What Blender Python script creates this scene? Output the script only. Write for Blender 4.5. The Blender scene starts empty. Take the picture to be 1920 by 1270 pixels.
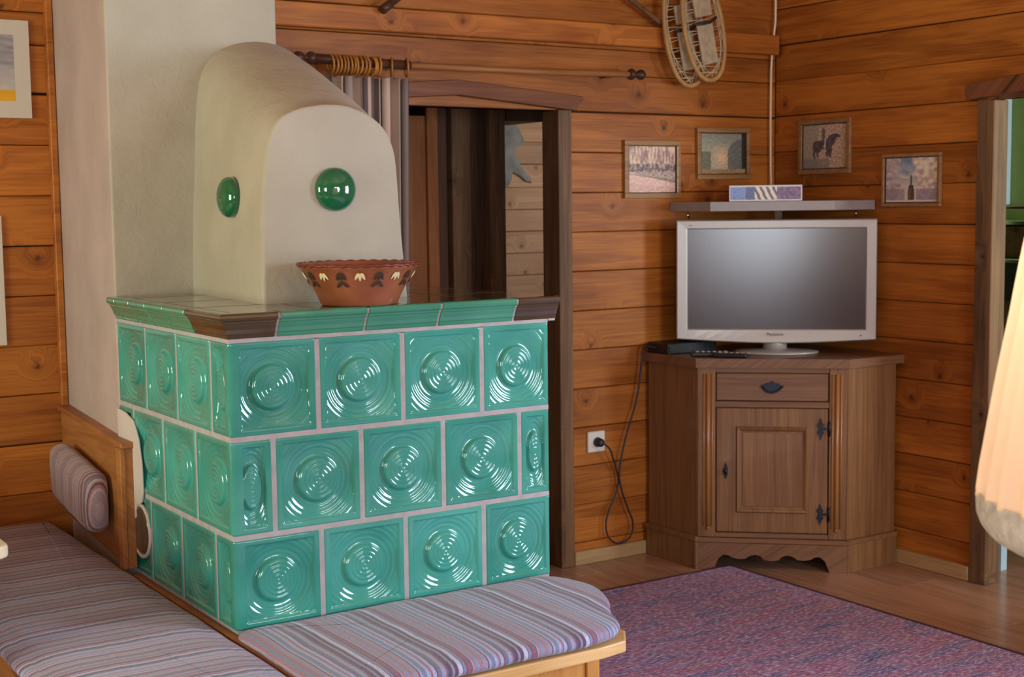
import bpy, math, random
from math import sin, cos, pi, sqrt, exp, hypot
from mathutils import Vector, Matrix, noise as mn
random.seed(7)
S = bpy.context.scene
COL = S.collection

# ------------------------------------------------------------------ camera, world, lights, exposure
CAM = Vector((-1.1834, -2.9548, 1.4399))
yaw, pitch, roll, fpx = .58125, .09505, -.01180, 2640.0
F = Vector((sin(yaw)*cos(pitch), cos(yaw)*cos(pitch), -sin(pitch)))
R0 = Vector((cos(yaw), -sin(yaw), 0)); U0 = R0.cross(F)
R = R0*cos(roll) + U0*sin(roll); U = U0*cos(roll) - R0*sin(roll)
cd = bpy.data.cameras.new('camera'); cam = bpy.data.objects.new('camera', cd); COL.objects.link(cam)
m = Matrix.Identity(4)
for i in range(3):
    m[i][0] = R[i]; m[i][1] = U[i]; m[i][2] = -F[i]; m[i][3] = CAM[i]
cam.matrix_world = m
cd.sensor_width = 36; cd.lens = fpx/1920*36; cd.clip_start = .05
cd.dof.use_dof = True; cd.dof.focus_distance = 3.6; cd.dof.aperture_fstop = 7.0
S.camera = cam
S.view_settings.view_transform = 'Standard'; S.view_settings.look = 'None'
S.view_settings.gamma = 1; S.view_settings.use_curve_mapping = False
S.view_settings.exposure = 0.64
W = bpy.data.worlds.new('world'); S.world = W; W.use_nodes = True
W.node_tree.nodes['Background'].inputs[0].default_value = (.55, .72, 1, 1)
W.node_tree.nodes['Background'].inputs[1].default_value = 1.0
S.cycles.use_denoising = True
S.cycles.max_bounces = 8; S.cycles.diffuse_bounces = 5; S.cycles.glossy_bounces = 4
S.cycles.sample_clamp_indirect = 6

def area(name, loc, direction, sx, sy, power, col):
    l = bpy.data.lights.new(name, 'AREA'); l.shape = 'RECTANGLE'; l.size = sx; l.size_y = sy
    l.energy = power; l.color = col
    o = bpy.data.objects.new(name, l); COL.objects.link(o); o.location = loc
    o.rotation_euler = Vector(direction).to_track_quat('-Z', 'Z').to_euler()
    return o
# daylight through the windows of the room (behind and beside the camera)
area('daylight_south', (1.55, -4.42, 1.45), (0, 1, 0), 1.3, 1.2, 66, (.80, .90, 1))
area('daylight_south_west', (-2.15, -4.42, 1.45), (0, 1, 0), 1.3, 1.2, 58, (.86, .93, 1))
area('daylight_west', (-3.12, -.35, 1.45), (1, 0, 0), 1.7, 1.2, 78, (.95, 1, .70))
area('daylight_east', (3.30, -2.35, 1.45), (-1, 0, 0), 1.2, 1.15, 105, (.68, .82, 1))
area('kitchen_daylight', (4.1, -1.9, 1.5), (0, 1, 0), 1.0, 1.0, 40, (.85, .95, 1))
area('hall_fill', (3.9, 2.1, 1.6), (-.3, 1, 0), .6, .9, 7.5, (1, .90, .84))  # fill light added to brighten the hall planks, no window built there

# ------------------------------------------------------------------ node helpers
def srgb(r, g, b):
    f = lambda c: (c/255/12.92) if c/255 <= .04045 else ((c/255+.055)/1.055)**2.4
    return (f(r), f(g), f(b), 1)
class NT:
    def __init__(s, name):
        s.m = bpy.data.materials.new(name); s.m.use_nodes = True
        s.t = s.m.node_tree; s.b = s.t.nodes['Principled BSDF']
    def n(s, typ, **kw):
        nd = s.t.nodes.new(typ)
        for k, v in kw.items():
            if k.startswith('i_'):
                nd.inputs[k[2:].replace('_', ' ')].default_value = v
            else: setattr(nd, k, v)
        return nd
    def l(s, a, b): s.t.links.new(a, b)
    def math(s, op, a, b=None, c=None, clamp=False):
        nd = s.n('ShaderNodeMath', operation=op, use_clamp=clamp)
        for i, v in enumerate((a, b, c)):
            if v is None: continue
            if isinstance(v, (int, float)): nd.inputs[i].default_value = v
            else: s.l(v, nd.inputs[i])
        return nd.outputs[0]
    def mix(s, fac, a, b, blend='MIX'):
        nd = s.n('ShaderNodeMix', data_type='RGBA', blend_type=blend)
        for i, v in ((0, fac), (6, a), (7, b)):
            if isinstance(v, (int, float, tuple)): nd.inputs[i].default_value = v
            else: s.l(v, nd.inputs[i])
        return nd.outputs[2]
    def ramp(s, fac, stops, interp='LINEAR'):
        nd = s.n('ShaderNodeValToRGB'); cr = nd.color_ramp; cr.interpolation = interp
        while len(cr.elements) < len(stops): cr.elements.new(.5)
        for e, (p, c) in zip(cr.elements, stops):
            e.position = p; e.color = c if isinstance(c, tuple) else (c, c, c, 1)
        s.l(fac, nd.inputs[0]); return nd.outputs[0]
    def bump(s, h, strength=.3, dist=.002):
        nd = s.n('ShaderNodeBump'); nd.inputs['Strength'].default_value = strength
        nd.inputs['Distance'].default_value = dist
        s.l(h, nd.inputs['Height']); s.l(nd.outputs[0], s.b.inputs['Normal'])
    def set(s, **kw):
        for k, v in kw.items():
            s.b.inputs[k.replace('_', ' ')].default_value = v
        return s

def plain(name, col, rough=.5, metal=0., spec=.5, coat=0., noise_amt=.0, noise_scale=20, bump=0, bump_scale=60):
    t = NT(name); t.set(Roughness=rough, Metallic=metal); t.b.inputs['Specular IOR Level'].default_value = spec
    t.b.inputs['Coat Weight'].default_value = coat
    tc = t.n('ShaderNodeTexCoord')
    nz = t.n('ShaderNodeTexNoise', i_Scale=noise_scale, i_Detail=4.0); t.l(tc.outputs['Object'], nz.inputs['Vector'])
    a = noise_amt
    c = t.ramp(nz.outputs['Fac'], [(.3, tuple(x*(1-a) for x in col[:3])+(1,)), (.7, tuple(min(1, x*(1+a)) for x in col[:3])+(1,))])
    t.l(c, t.b.inputs['Base Color'])
    if bump:
        n2 = t.n('ShaderNodeTexNoise', i_Scale=bump_scale, i_Detail=5.0); t.l(tc.outputs['Object'], n2.inputs['Vector'])
        t.bump(n2.outputs['Fac'], bump, .003)
    return t.m

def wood(name, light, dark, axis='X', knots=.55, rough=.5, grain=1., var=.14, fine=.25, knotcol=None, coat=0., wave=1., patch=.5):
    """axis = grain direction in object space"""
    t = NT(name); t.set(Roughness=rough); t.b.inputs['Coat Weight'].default_value = coat
    t.b.inputs['Specular IOR Level'].default_value = .35
    tc = t.n('ShaderNodeTexCoord'); oi = t.n('ShaderNodeObjectInfo')
    sep = t.n('ShaderNodeSeparateXYZ'); t.l(tc.outputs['Object'], sep.inputs[0])
    order = {'X': (0, 1, 2), 'Y': (1, 0, 2), 'Z': (2, 0, 1)}[axis]
    al, c1, c2 = [sep.outputs[i] for i in order]
    rnd = t.math('MULTIPLY', oi.outputs['Random'], 57.0)
    al = t.math('ADD', al, rnd)
    side = t.math('ADD', c1, c2)
    side = t.math('ADD', side, rnd)
    # knots in the (along, across) plane
    cv0 = t.n('ShaderNodeCombineXYZ'); t.l(al, cv0.inputs[0]); t.l(side, cv0.inputs[1])
    kn = t.n('ShaderNodeTexNoise', i_Scale=38.0, i_Detail=2.0); t.l(cv0.outputs[0], kn.inputs['Vector'])
    kd = t.math('MULTIPLY', t.math('SUBTRACT', kn.outputs['Fac'], .5), .022)
    cv = t.n('ShaderNodeCombineXYZ'); t.l(t.math('ADD', al, kd), cv.inputs[0]); t.l(t.math('SUBTRACT', side, kd), cv.inputs[1])
    vo = t.n('ShaderNodeTexVoronoi', voronoi_dimensions='2D', i_Scale=3.6, i_Randomness=1.0); t.l(cv.outputs[0], vo.inputs['Vector'])
    d = vo.outputs['Distance']
    sc = t.n('ShaderNodeSeparateColor'); t.l(vo.outputs['Color'], sc.inputs[0])
    present = t.math('LESS_THAN', sc.outputs[0], knots)
    near = t.math('MULTIPLY', t.ramp(d, [(0, 1.), (.06, .75), (.25, 0.)], 'EASE'), present)
    # grain
    g = t.n('ShaderNodeCombineXYZ')
    acr = t.math('ADD', t.math('MULTIPLY', side, 16*grain), t.math('MULTIPLY', near, 1.6))
    t.l(t.math('MULTIPLY', al, 1.1), g.inputs[0]); t.l(acr, g.inputs[1]); t.l(rnd, g.inputs[2])
    n1 = t.n('ShaderNodeTexNoise', i_Scale=1.0, i_Detail=3.0, i_Distortion=.4); t.l(g.outputs[0], n1.inputs['Vector'])
    n2 = t.n('ShaderNodeTexNoise', i_Scale=3.5, i_Detail=3.0, i_Distortion=.2)
    g2 = t.n('ShaderNodeCombineXYZ'); t.l(t.math('MULTIPLY', al, 1.3), g2.inputs[0]); t.l(t.math('MULTIPLY', acr, 3.), g2.inputs[1]); t.l(rnd, g2.inputs[2])
    t.l(g2.outputs[0], n2.inputs['Vector'])
    w = t.math('SINE', t.math('MULTIPLY', n1.outputs['Fac'], 38*wave))
    f = t.math('ADD', t.math('MULTIPLY', n1.outputs['Fac'], .75), t.math('MULTIPLY', w, .07))
    f = t.math('ADD', f, t.math('MULTIPLY', t.math('SUBTRACT', n2.outputs['Fac'], .5), fine*2))
    np_ = t.n('ShaderNodeTexNoise', i_Scale=2.2, i_Detail=2.0)
    g3 = t.n('ShaderNodeCombineXYZ'); t.l(al, g3.inputs[0]); t.l(t.math('MULTIPLY', side, 1.8), g3.inputs[1]); t.l(g3.outputs[0], np_.inputs['Vector'])
    f = t.math('ADD', f, t.math('MULTIPLY', t.math('SUBTRACT', np_.outputs['Fac'], .5), patch))
    c = t.ramp(f, [(.12, dark), (.62, light)])
    kc = knotcol or tuple(x*.28 for x in dark[:3])+(1,)
    ring = t.math('MULTIPLY', t.ramp(d, [(0, 1.), (.022, .95), (.038, .45), (.07, .12), (.12, 0.)]), present)
    c = t.mix(t.math('MULTIPLY', ring, .85), c, kc)
    # per-piece tone
    br = t.math('ADD', 1-var, t.math('MULTIPLY', oi.outputs['Random'], 2*var))
    v = t.n('ShaderNodeVectorMath', operation='SCALE'); t.l(c, v.inputs[0]); t.l(br, v.inputs['Scale'])
    t.l(v.outputs[0], t.b.inputs['Base Color'])
    t.bump(f, .12, .002)
    return t.m

def stripes(name, axis, period, seed, warm=False, tint=(1, 1, 1, 1)):
    t = NT(name); t.set(Roughness=.95); t.b.inputs['Specular IOR Level'].default_value = .1
    try: t.b.inputs['Sheen Weight'].default_value = .25
    except Exception: pass
    tc = t.n('ShaderNodeTexCoord'); sep = t.n('ShaderNodeSeparateXYZ'); t.l(tc.outputs['Object'], sep.inputs[0])
    nz = t.n('ShaderNodeTexNoise', i_Scale=7.0, i_Detail=1.0); t.l(tc.outputs['Object'], nz.inputs['Vector'])
    x = sep.outputs['XYZ'.index(axis)]
    x = t.math('ADD', x, t.math('MULTIPLY', nz.outputs['Fac'], .006))
    u = t.math('FRACT', t.math('DIVIDE', x, period))
    pal = [srgb(147,151,178), srgb(113,58,79), srgb(168,176,204), srgb(120,133,160), srgb(184,188,215), srgb(137,80,97),
           srgb(166,151,169), srgb(110,124,152), srgb(190,195,220), srgb(158,114,126), srgb(96,109,134), srgb(156,168,198),
           srgb(89,47,68), srgb(175,158,161), srgb(123,140,169), srgb(185,188,209), srgb(84,84,110), srgb(163,133,145)] if not warm else \
          [srgb(151,132,134), srgb(106,52,60), srgb(165,147,147), srgb(122,102,108), srgb(177,163,160), srgb(129,73,77),
           srgb(99,91,103), srgb(154,112,108), srgb(89,45,51), srgb(170,149,138)]
    rs = random.Random(seed); stops = []; p = 0; k = 0
    ws = [rs.choice([.5, .8, 1, 1.4, 2.0]) for _ in range(30)]; tot = sum(ws)
    last = None
    for w_ in ws:
        c = rs.choice([q for q in pal if q is not last]); last = c
        stops.append((p/tot, c)); p += w_
    c = t.ramp(u, stops, 'CONSTANT')
    # fine weave
    nf = t.n('ShaderNodeTexNoise', i_Scale=420.0, i_Detail=1.0); t.l(tc.outputs['Object'], nf.inputs['Vector'])
    wv = t.ramp(nf.outputs['Fac'], [(.3, .72), (.7, 1.15)])
    c = t.mix(1.0, c, wv, 'MULTIPLY')
    c = t.mix(.15, c, srgb(160, 148, 166))
    c = t.mix(1.0, c, tint, 'MULTIPLY')
    t.l(c, t.b.inputs['Base Color'])
    t.bump(nf.outputs['Fac'], .5, .0015)
    return t.m

M = {}
ORL, ORD = srgb(192, 118, 46), srgb(142, 78, 25)
M['plank'] = wood('orange_spruce', ORL, ORD, 'X', .66, .42, var=.13, patch=.8, fine=.3)
M['beam'] = M['plank']
M['dark_wood'] = wood('aged_dark_wood', srgb(146, 90, 56), srgb(96, 56, 35), 'X', .5, .5)
M['dark_wood_v'] = wood('aged_dark_wood_upright', srgb(134, 100, 68), srgb(84, 62, 44), 'Z', .5, .5)
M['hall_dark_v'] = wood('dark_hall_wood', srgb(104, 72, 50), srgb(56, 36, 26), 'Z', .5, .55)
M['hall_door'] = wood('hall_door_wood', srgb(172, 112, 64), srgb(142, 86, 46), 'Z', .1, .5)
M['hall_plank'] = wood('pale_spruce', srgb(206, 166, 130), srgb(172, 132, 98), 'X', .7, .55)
M['gap'] = plain('shadow_gap_wood', srgb(58, 30, 14), .9)
M['oak'] = wood('brown_oak', srgb(150, 108, 68), srgb(112, 76, 48), 'Z', 0, .38, grain=2.2, var=.03, fine=.35, coat=.15, patch=.25)
M['oak_h'] = wood('brown_oak_crosswise', srgb(142, 102, 72), srgb(106, 72, 50), 'X', 0, .38, grain=2.2, var=.03, fine=.35, coat=.15, patch=.25)
M['oak_bead'] = wood('golden_oak_bead', srgb(176, 122, 66), srgb(140, 88, 48), 'Z', 0, .35, grain=3, var=.02, coat=.2)
M['pine'] = wood('light_pine', srgb(230, 196, 138), srgb(198, 156, 96), 'X', .3, .4, var=.05)
M['pine_v'] = wood('light_pine_upright', srgb(206, 152, 84), srgb(172, 116, 56), 'Z', .1, .4, var=.05)
M['panel_pine'] = wood('brown_pine_panel', srgb(172, 116, 64), srgb(136, 84, 42), 'Y', .1, .45, var=.04)
M['floor'] = wood('brown_laminate', srgb(194, 148, 118), srgb(152, 114, 90), 'Y', .05, .24, grain=1.5, var=.08, coat=.1)
M['ceiling'] = wood('ceiling_spruce', srgb(196, 140, 82), srgb(160, 104, 52), 'Y', .4, .5)
M['skirt'] = wood('pale_skirting', srgb(196, 164, 116), srgb(168, 134, 90), 'X', .1, .5)
M['stripes_x'] = stripes('striped_weave_lengthwise', 'X', .165, 3, tint=(1.12, 1.20, 1.30, 1))
M['stripes_y'] = stripes('striped_weave_crosswise', 'Y', .165, 5, tint=(1.02, 1.02, 1.12, 1))
M['stripes_pad'] = stripes('striped_weave_pad', 'Y', .12, 9, True)
M['silver'] = plain('silver_plastic', srgb(184, 180, 172), .32, .25)
M['black'] = plain('black_plastic', srgb(22, 22, 24), .35)
M['chrome'] = plain('polished_chrome', srgb(225, 228, 230), .12, 1.)
M['iron'] = plain('blackened_iron', srgb(52, 54, 62), .42, .8, noise_amt=.3)
M['white'] = plain('white_plastic', srgb(226, 220, 210), .35)
M['cream'] = plain('cream_lacquer', srgb(226, 216, 186), .4)
M['grey_shelf'] = plain('grey_lacquer', srgb(156, 146, 140), .35, noise_amt=.04)
M['cable'] = plain('cream_cable', srgb(246, 226, 194), .5)
M['black_cable'] = plain('black_rubber', srgb(44, 38, 44), .5)
M['ring'] = wood('ochre_wood_ring', srgb(200, 138, 62), srgb(160, 100, 40), 'X', 0, .35)
M['rod_dark'] = wood('dark_turned_wood', srgb(96, 62, 44), srgb(60, 38, 28), 'X', 0, .35)
M['rod_light'] = wood('light_turned_wood', srgb(186, 132, 82), srgb(150, 98, 54), 'X', 0, .4)
M['hide'] = plain('grey_hide', srgb(150, 152, 146), .95, noise_amt=.25, noise_scale=14, bump=.8, bump_scale=120)
M['grout'] = plain('grey_grout', srgb(176, 170, 170), .9, noise_amt=.10, noise_scale=40, bump=.4, bump_scale=200)
M['green_wall'] = plain('green_paint', srgb(150, 176, 100), .8, noise_amt=.03)
M['pale_blue'] = plain('pale_blue_lacquer', srgb(190, 214, 222), .4)
M['bentwood'] = wood('bent_ash', srgb(196, 156, 96), srgb(160, 118, 66), 'Z', 0, .5)
M['rawhide'] = plain('rawhide_lacing', srgb(206, 186, 150), .7, noise_amt=.15)
M['binding'] = plain('weathered_leather', srgb(178, 160, 128), .75, noise_amt=.2, noise_scale=30, bump=.4)
M['cable_red'] = M['black_cable']

def plaster(name, c1, c2):
    t = NT(name); t.set(Roughness=.92); t.b.inputs['Specular IOR Level'].default_value = .2
    tc = t.n('ShaderNodeTexCoord')
    a = t.n('ShaderNodeTexNoise', i_Scale=5.0, i_Detail=5.0); t.l(tc.outputs['Object'], a.inputs['Vector'])
    t.l(t.ramp(a.outputs['Fac'], [(.3, c1), (.7, c2)]), t.b.inputs['Base Color'])
    b = t.n('ShaderNodeTexNoise', i_Scale=22.0, i_Detail=7.0, i_Roughness=.6, i_Distortion=.5); t.l(tc.outputs['Object'], b.inputs['Vector'])
    t.bump(b.outputs['Fac'], .55, .007); return t.m
M['plaster'] = plaster('white_plaster', srgb(172, 166, 148), srgb(184, 178, 160))
M['plaster_pink'] = plaster('patched_plaster', srgb(190, 180, 176), srgb(206, 196, 190))

M['plaster_side'] = plaster('bounce_tinted_plaster', srgb(176, 160, 156), srgb(190, 174, 168))  # chimney flank: rosy bounced light put into the plaster colour
def glaze(name, c1, c2, rough=.07, scale=6):
    t = NT(name); t.set(Roughness=rough); t.b.inputs['Specular IOR Level'].default_value = .62
    t.b.inputs['Coat Weight'].default_value = .5; t.b.inputs['Coat Roughness'].default_value = .05
    tc = t.n('ShaderNodeTexCoord'); oi = t.n('ShaderNodeObjectInfo')
    a = t.n('ShaderNodeTexNoise', i_Scale=scale, i_Detail=3.0, noise_dimensions='4D'); t.l(tc.outputs['Object'], a.inputs['Vector'])
    t.l(t.math('MULTIPLY', oi.outputs['Random'], 20), a.inputs['W'])
    f = t.math('ADD', a.outputs['Fac'], t.math('MULTIPLY', t.math('SUBTRACT', oi.outputs['Random'], .5), .3))
    t.l(t.ramp(f, [(.25, c1), (.75, c2)]), t.b.inputs['Base Color'])
    b = t.n('ShaderNodeTexNoise', i_Scale=18.0, i_Detail=1.0); t.l(tc.outputs['Object'], b.inputs['Vector'])
    t.bump(b.outputs['Fac'], .045, .003); return t.m
M['glaze'] = glaze('turquoise_glaze', srgb(46, 140, 126), srgb(76, 172, 158))
M['glaze_cornice'] = glaze('green_cornice_glaze', srgb(50, 128, 102), srgb(70, 152, 124), .12)
M['glaze_dark'] = glaze('olive_brown_glaze', srgb(58, 46, 34), srgb(86, 74, 52), .10)
M['glaze_top'] = glaze('olive_top_glaze', srgb(70, 62, 44), srgb(92, 84, 62), .10)
M['glaze_boss'] = glaze('deep_green_glaze', srgb(18, 96, 62), srgb(30, 118, 78), .06)
M['cap'] = glaze('brown_cap', srgb(64, 56, 40), srgb(88, 78, 56), .25)

# rug
t = NT('flecked_rug'); t.set(Roughness=1.); t.b.inputs['Specular IOR Level'].default_value = .05
tc = t.n('ShaderNodeTexCoord'); mp = t.n('ShaderNodeMapping'); mp.inputs['Scale'].default_value = (1.1, 7.5, 1); t.l(tc.outputs['Object'], mp.inputs[0])
a = t.n('ShaderNodeTexNoise', i_Scale=3.2, i_Detail=6.0, i_Roughness=.7, i_Distortion=.6); t.l(mp.outputs[0], a.inputs['Vector'])
c = t.ramp(a.outputs['Fac'], [(.34, srgb(70, 74, 108)), (.41, srgb(112, 124, 164)), (.455, srgb(134, 92, 122)), (.50, srgb(172, 160, 188)), (.54, srgb(170, 78, 98)), (.58, srgb(140, 116, 150)), (.63, srgb(190, 136, 116)), (.70, srgb(108, 70, 100))])
b = t.n('ShaderNodeTexNoise', i_Scale=95.0, i_Detail=3.0); mp2 = t.n('ShaderNodeMapping'); mp2.inputs['Scale'].default_value = (.5, 1.5, 1)
t.l(tc.outputs['Object'], mp2.inputs[0]); t.l(mp2.outputs[0], b.inputs['Vector'])
c2 = t.ramp(b.outputs['Fac'], [(.36, srgb(76, 58, 84)), (.46, srgb(134, 114, 148)), (.54, srgb(152, 122, 144)), (.63, srgb(232, 224, 240))])
c = t.mix(.40, c, c2); c = t.mix(1.0, c, (1.28, 1.34, 1.42, 1), 'MULTIPLY'); t.l(c, t.b.inputs['Base Color']); t.bump(b.outputs['Fac'], .7, .006)
M['rug'] = t.m
M['rug_edge'] = plain('rug_binding', srgb(74, 44, 58), .95, noise_amt=.2, noise_scale=200)

# terracotta
t = NT('painted_terracotta'); t.set(Roughness=.38); t.b.inputs['Coat Weight'].default_value = .25
tc = t.n('ShaderNodeTexCoord'); a = t.n('ShaderNodeTexNoise', i_Scale=9.0, i_Detail=6.0); t.l(tc.outputs['Object'], a.inputs['Vector'])
t.l(t.ramp(a.outputs['Fac'], [(.3, srgb(126, 70, 44)), (.7, srgb(164, 98, 64))]), t.b.inputs['Base Color'])
b = t.n('ShaderNodeTexNoise', i_Scale=50.0, i_Detail=4.0); t.l(tc.outputs['Object'], b.inputs['Vector']); t.bump(b.outputs['Fac'], .35, .003)
M['terracotta'] = t.m
M['rim'] = plain('dark_terracotta_rim', srgb(112, 48, 30), .45, noise_amt=.25, noise_scale=60)
M['paint_white'] = plain('cream_slip', srgb(226, 214, 160), .5)
M['paint_dark'] = plain('dark_slip', srgb(60, 50, 36), .5)

# screen: matt coated panel
t = NT('matt_screen'); t.set(Roughness=.21); t.b.inputs['Base Color'].default_value = srgb(48, 36, 38)
t.b.inputs['Specular IOR Level'].default_value = 1.
M['screen'] = t.m
# lamp shade: translucent cloth
def cloth_shade(name, col, tr=.55):
    m_ = bpy.data.materials.new(name); m_.use_nodes = True; nt = m_.node_tree; nt.nodes.clear()
    out = nt.nodes.new('ShaderNodeOutputMaterial'); mx = nt.nodes.new('ShaderNodeMixShader'); mx.inputs[0].default_value = tr
    d = nt.nodes.new('ShaderNodeBsdfDiffuse'); tl = nt.nodes.new('ShaderNodeBsdfTranslucent')
    tc = nt.nodes.new('ShaderNodeTexCoord'); nz = nt.nodes.new('ShaderNodeTexNoise'); nz.inputs['Scale'].default_value = 12
    cr = nt.nodes.new('ShaderNodeValToRGB'); nt.links.new(tc.outputs['Object'], nz.inputs['Vector']); nt.links.new(nz.outputs['Fac'], cr.inputs[0])
    cr.color_ramp.elements[0].color = tuple(x*.88 for x in col[:3])+(1,); cr.color_ramp.elements[1].color = col
    nt.links.new(cr.outputs[0], d.inputs[0]); nt.links.new(cr.outputs[0], tl.inputs[0])
    nt.links.new(d.outputs[0], mx.inputs[1]); nt.links.new(tl.outputs[0], mx.inputs[2]); nt.links.new(mx.outputs[0], out.inputs[0])
    return m_
M['shade'] = cloth_shade('pleated_peach_cloth', srgb(250, 228, 204), .55)
M['shade_trim'] = plain('grey_braid_trim', srgb(196, 190, 184), .9, noise_amt=.22, noise_scale=55, bump=.8, bump_scale=90)

# curtain
t = NT('striped_curtain'); t.set(Roughness=.95)
at = t.n('ShaderNodeAttribute', attribute_name='u'); 
u = t.math('FRACT', t.math('MULTIPLY', at.outputs['Fac'], 5.0))
t.l(t.ramp(u, [(0, srgb(172, 158, 146)), (.16, srgb(118, 106, 102)), (.3, srgb(208, 184, 164)), (.52, srgb(216, 190, 168)), (.6, srgb(138, 124, 114)), (.74, srgb(104, 90, 86)), (.82, srgb(206, 184, 166)), (.92, srgb(188, 160, 140))], 'CONSTANT'), t.b.inputs['Base Color'])
M['curtain'] = t.m
# painted picture: colours from a colour attribute painted in code
t = NT('printed_picture'); t.set(Roughness=.35); at = t.n('ShaderNodeAttribute', attribute_name='paint'); t.l(at.outputs['Color'], t.b.inputs['Base Color'])
M['print'] = t.m
M['frame'] = wood('bronze_wood_frame', srgb(176, 136, 88), srgb(136, 100, 62), 'X', 0, .35, grain=4, coat=.3)
M['mat_white'] = plain('white_mat', srgb(206, 200, 186), .6)
M['glow'] = plain('warm_bulb', srgb(255, 220, 170), .5)

# ------------------------------------------------------------------ mesh helpers
class MB:
    def __init__(s): s.v = []; s.f = []; s.smooth = []
    def add(s, vs, fs, sm=False):
        o = len(s.v); s.v += [tuple(v) for v in vs]; s.f += [tuple(i+o for i in f) for f in fs]; s.smooth += [sm]*len(fs); return s
    def box(s, x0, x1, y0, y1, z0, z1, T=None, c=0.):
        if x0 > x1: x0, x1 = x1, x0
        if y0 > y1: y0, y1 = y1, y0
        if z0 > z1: z0, z1 = z1, z0
        vs = [(x, y, z) for z in (z0, z1) for y in (y0, y1) for x in (x0, x1)]
        if c:   # chamfered box
            vs = []
            for z in (z0, z1):
                for y in (y0, y1):
                    for x in (x0, x1):
                        sx = c if x == x0 else -c; sy = c if y == y0 else -c; sz = c if z == z0 else -c
                        vs += [(x, y+sy, z+sz), (x+sx, y, z+sz), (x+sx, y+sy, z)]
            def I(xi, yi, zi, k): return ((zi*2+yi)*2+xi)*3+k
            fs = []
            for a in (0, 1):
                q = [I(a, 0, 0, 0), I(a, 1, 0, 0), I(a, 1, 1, 0), I(a, 0, 1, 0)]; fs.append(q if a else q[::-1])
                q = [I(0, a, 0, 1), I(0, a, 1, 1), I(1, a, 1, 1), I(1, a, 0, 1)]; fs.append(q if a else q[::-1])
                q = [I(0, 0, a, 2), I(1, 0, a, 2), I(1, 1, a, 2), I(0, 1, a, 2)]; fs.append(q if a else q[::-1])
            for a in (0, 1):
                for b in (0, 1):
                    fs.append([I(a, b, 0, 0), I(a, b, 0, 1), I(a, b, 1, 1), I(a, b, 1, 0)])
                    fs.append([I(a, 0, b, 0), I(a, 0, b, 2), I(a, 1, b, 2), I(a, 1, b, 0)])
                    fs.append([I(0, a, b, 1), I(0, a, b, 2), I(1, a, b, 2), I(1, a, b, 1)])
            for zi in (0, 1):
                for yi in (0, 1):
                    for xi in (0, 1): fs.append([I(xi, yi, zi, 0), I(xi, yi, zi, 1), I(xi, yi, zi, 2)])
        else:
            fs = [(0, 2, 3, 1), (4, 5, 7, 6), (0, 1, 5, 4), (2, 6, 7, 3), (0, 4, 6, 2), (1, 3, 7, 5)]
        if T is not None: vs = [T @ Vector(v) for v in vs]
        return s.add(vs, fs)
    def prism(s, poly, z0, z1, T=None):
        n = len(poly); vs = [(x, y, z0) for x, y in poly]+[(x, y, z1) for x, y in poly]
        fs = [tuple(range(n))[::-1], tuple(range(n, 2*n))]+[(i, (i+1) % n, n+(i+1) % n, n+i) for i in range(n)]
        if T is not None: vs = [T @ Vector(v) for v in vs]
        return s.add(vs, fs)
    def tube(s, pts, r, seg=10, closed=False, T=None, caps=True):
        pts = [Vector(p) for p in pts]; n = len(pts); rs = r if isinstance(r, (list, tuple)) else [r]*n
        vs = []; prev = None
        for i, p in enumerate(pts):
            a = pts[(i-1) % n] if (closed or i > 0) else p; b = pts[(i+1) % n] if (closed or i < n-1) else p
            d = (b-a).normalized()
            if prev is None:
                up = Vector((0, 0, 1)) if abs(d.z) < .9 else Vector((1, 0, 0)); x = d.cross(up).normalized()
            else: x = (prev-d*prev.dot(d)).normalized()
            prev = x; y = d.cross(x)
            for k in range(seg):
                an = 2*pi*k/seg; vs.append(p+(x*cos(an)+y*sin(an))*rs[i])
        fs = []
        for i in range(n if closed else n-1):
            j = (i+1) % n
            for k in range(seg):
                k2 = (k+1) % seg; fs.append((i*seg+k, i*seg+k2, j*seg+k2, j*seg+k))
        if T is not None: vs = [T @ v for v in vs]
        s.add(vs, fs, True)
        if caps and not closed:
            o = len(s.v)-len(vs)
            s.f += [tuple(o+k for k in range(seg))[::-1], tuple(o+(n-1)*seg+k for k in range(seg))]; s.smooth += [False, False]
        return s
    def lathe(s, prof, seg=32, T=None, sx=1., sy=1.):
        vs = []; n = len(prof)
        for r, z in prof:
            for k in range(seg):
                a = 2*pi*k/seg; vs.append(Vector((r*cos(a)*sx, r*sin(a)*sy, z)))
        fs = [(i*seg+k, i*seg+(k+1) % seg, (i+1)*seg+(k+1) % seg, (i+1)*seg+k) for i in range(n-1) for k in range(seg)]
        if prof[0][0] > 1e-6: fs.append(tuple(range(seg))[::-1])
        if prof[-1][0] > 1e-6: fs.append(tuple((n-1)*seg+k for k in range(seg)))
        if T is not None: vs = [T @ v for v in vs]
        return s.add(vs, fs, True)
    def grid(s, fn, nu, nv, T=None):
        vs = [fn(i/nu, j/nv) for j in range(nv+1) for i in range(nu+1)]
        if T is not None: vs = [T @ Vector(v) for v in vs]
        fs = [(j*(nu+1)+i, j*(nu+1)+i+1, (j+1)*(nu+1)+i+1, (j+1)*(nu+1)+i) for j in range(nv) for i in range(nu)]
        return s.add(vs, fs, True)
    def mesh(s, name, mat, inv=None):
        me = bpy.data.meshes.new(name); vs = s.v if inv is None else [inv @ Vector(v) for v in s.v]
        me.from_pydata([tuple(v) for v in vs], [], s.f); me.update()
        me.polygons.foreach_set('use_smooth', s.smooth)
        if mat: me.materials.append(mat)
        return me
def mw(o):
    T = Matrix.LocRotScale(o.location, o.rotation_euler, o.scale)
    return T if o.parent is None else mw(o.parent) @ T
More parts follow.
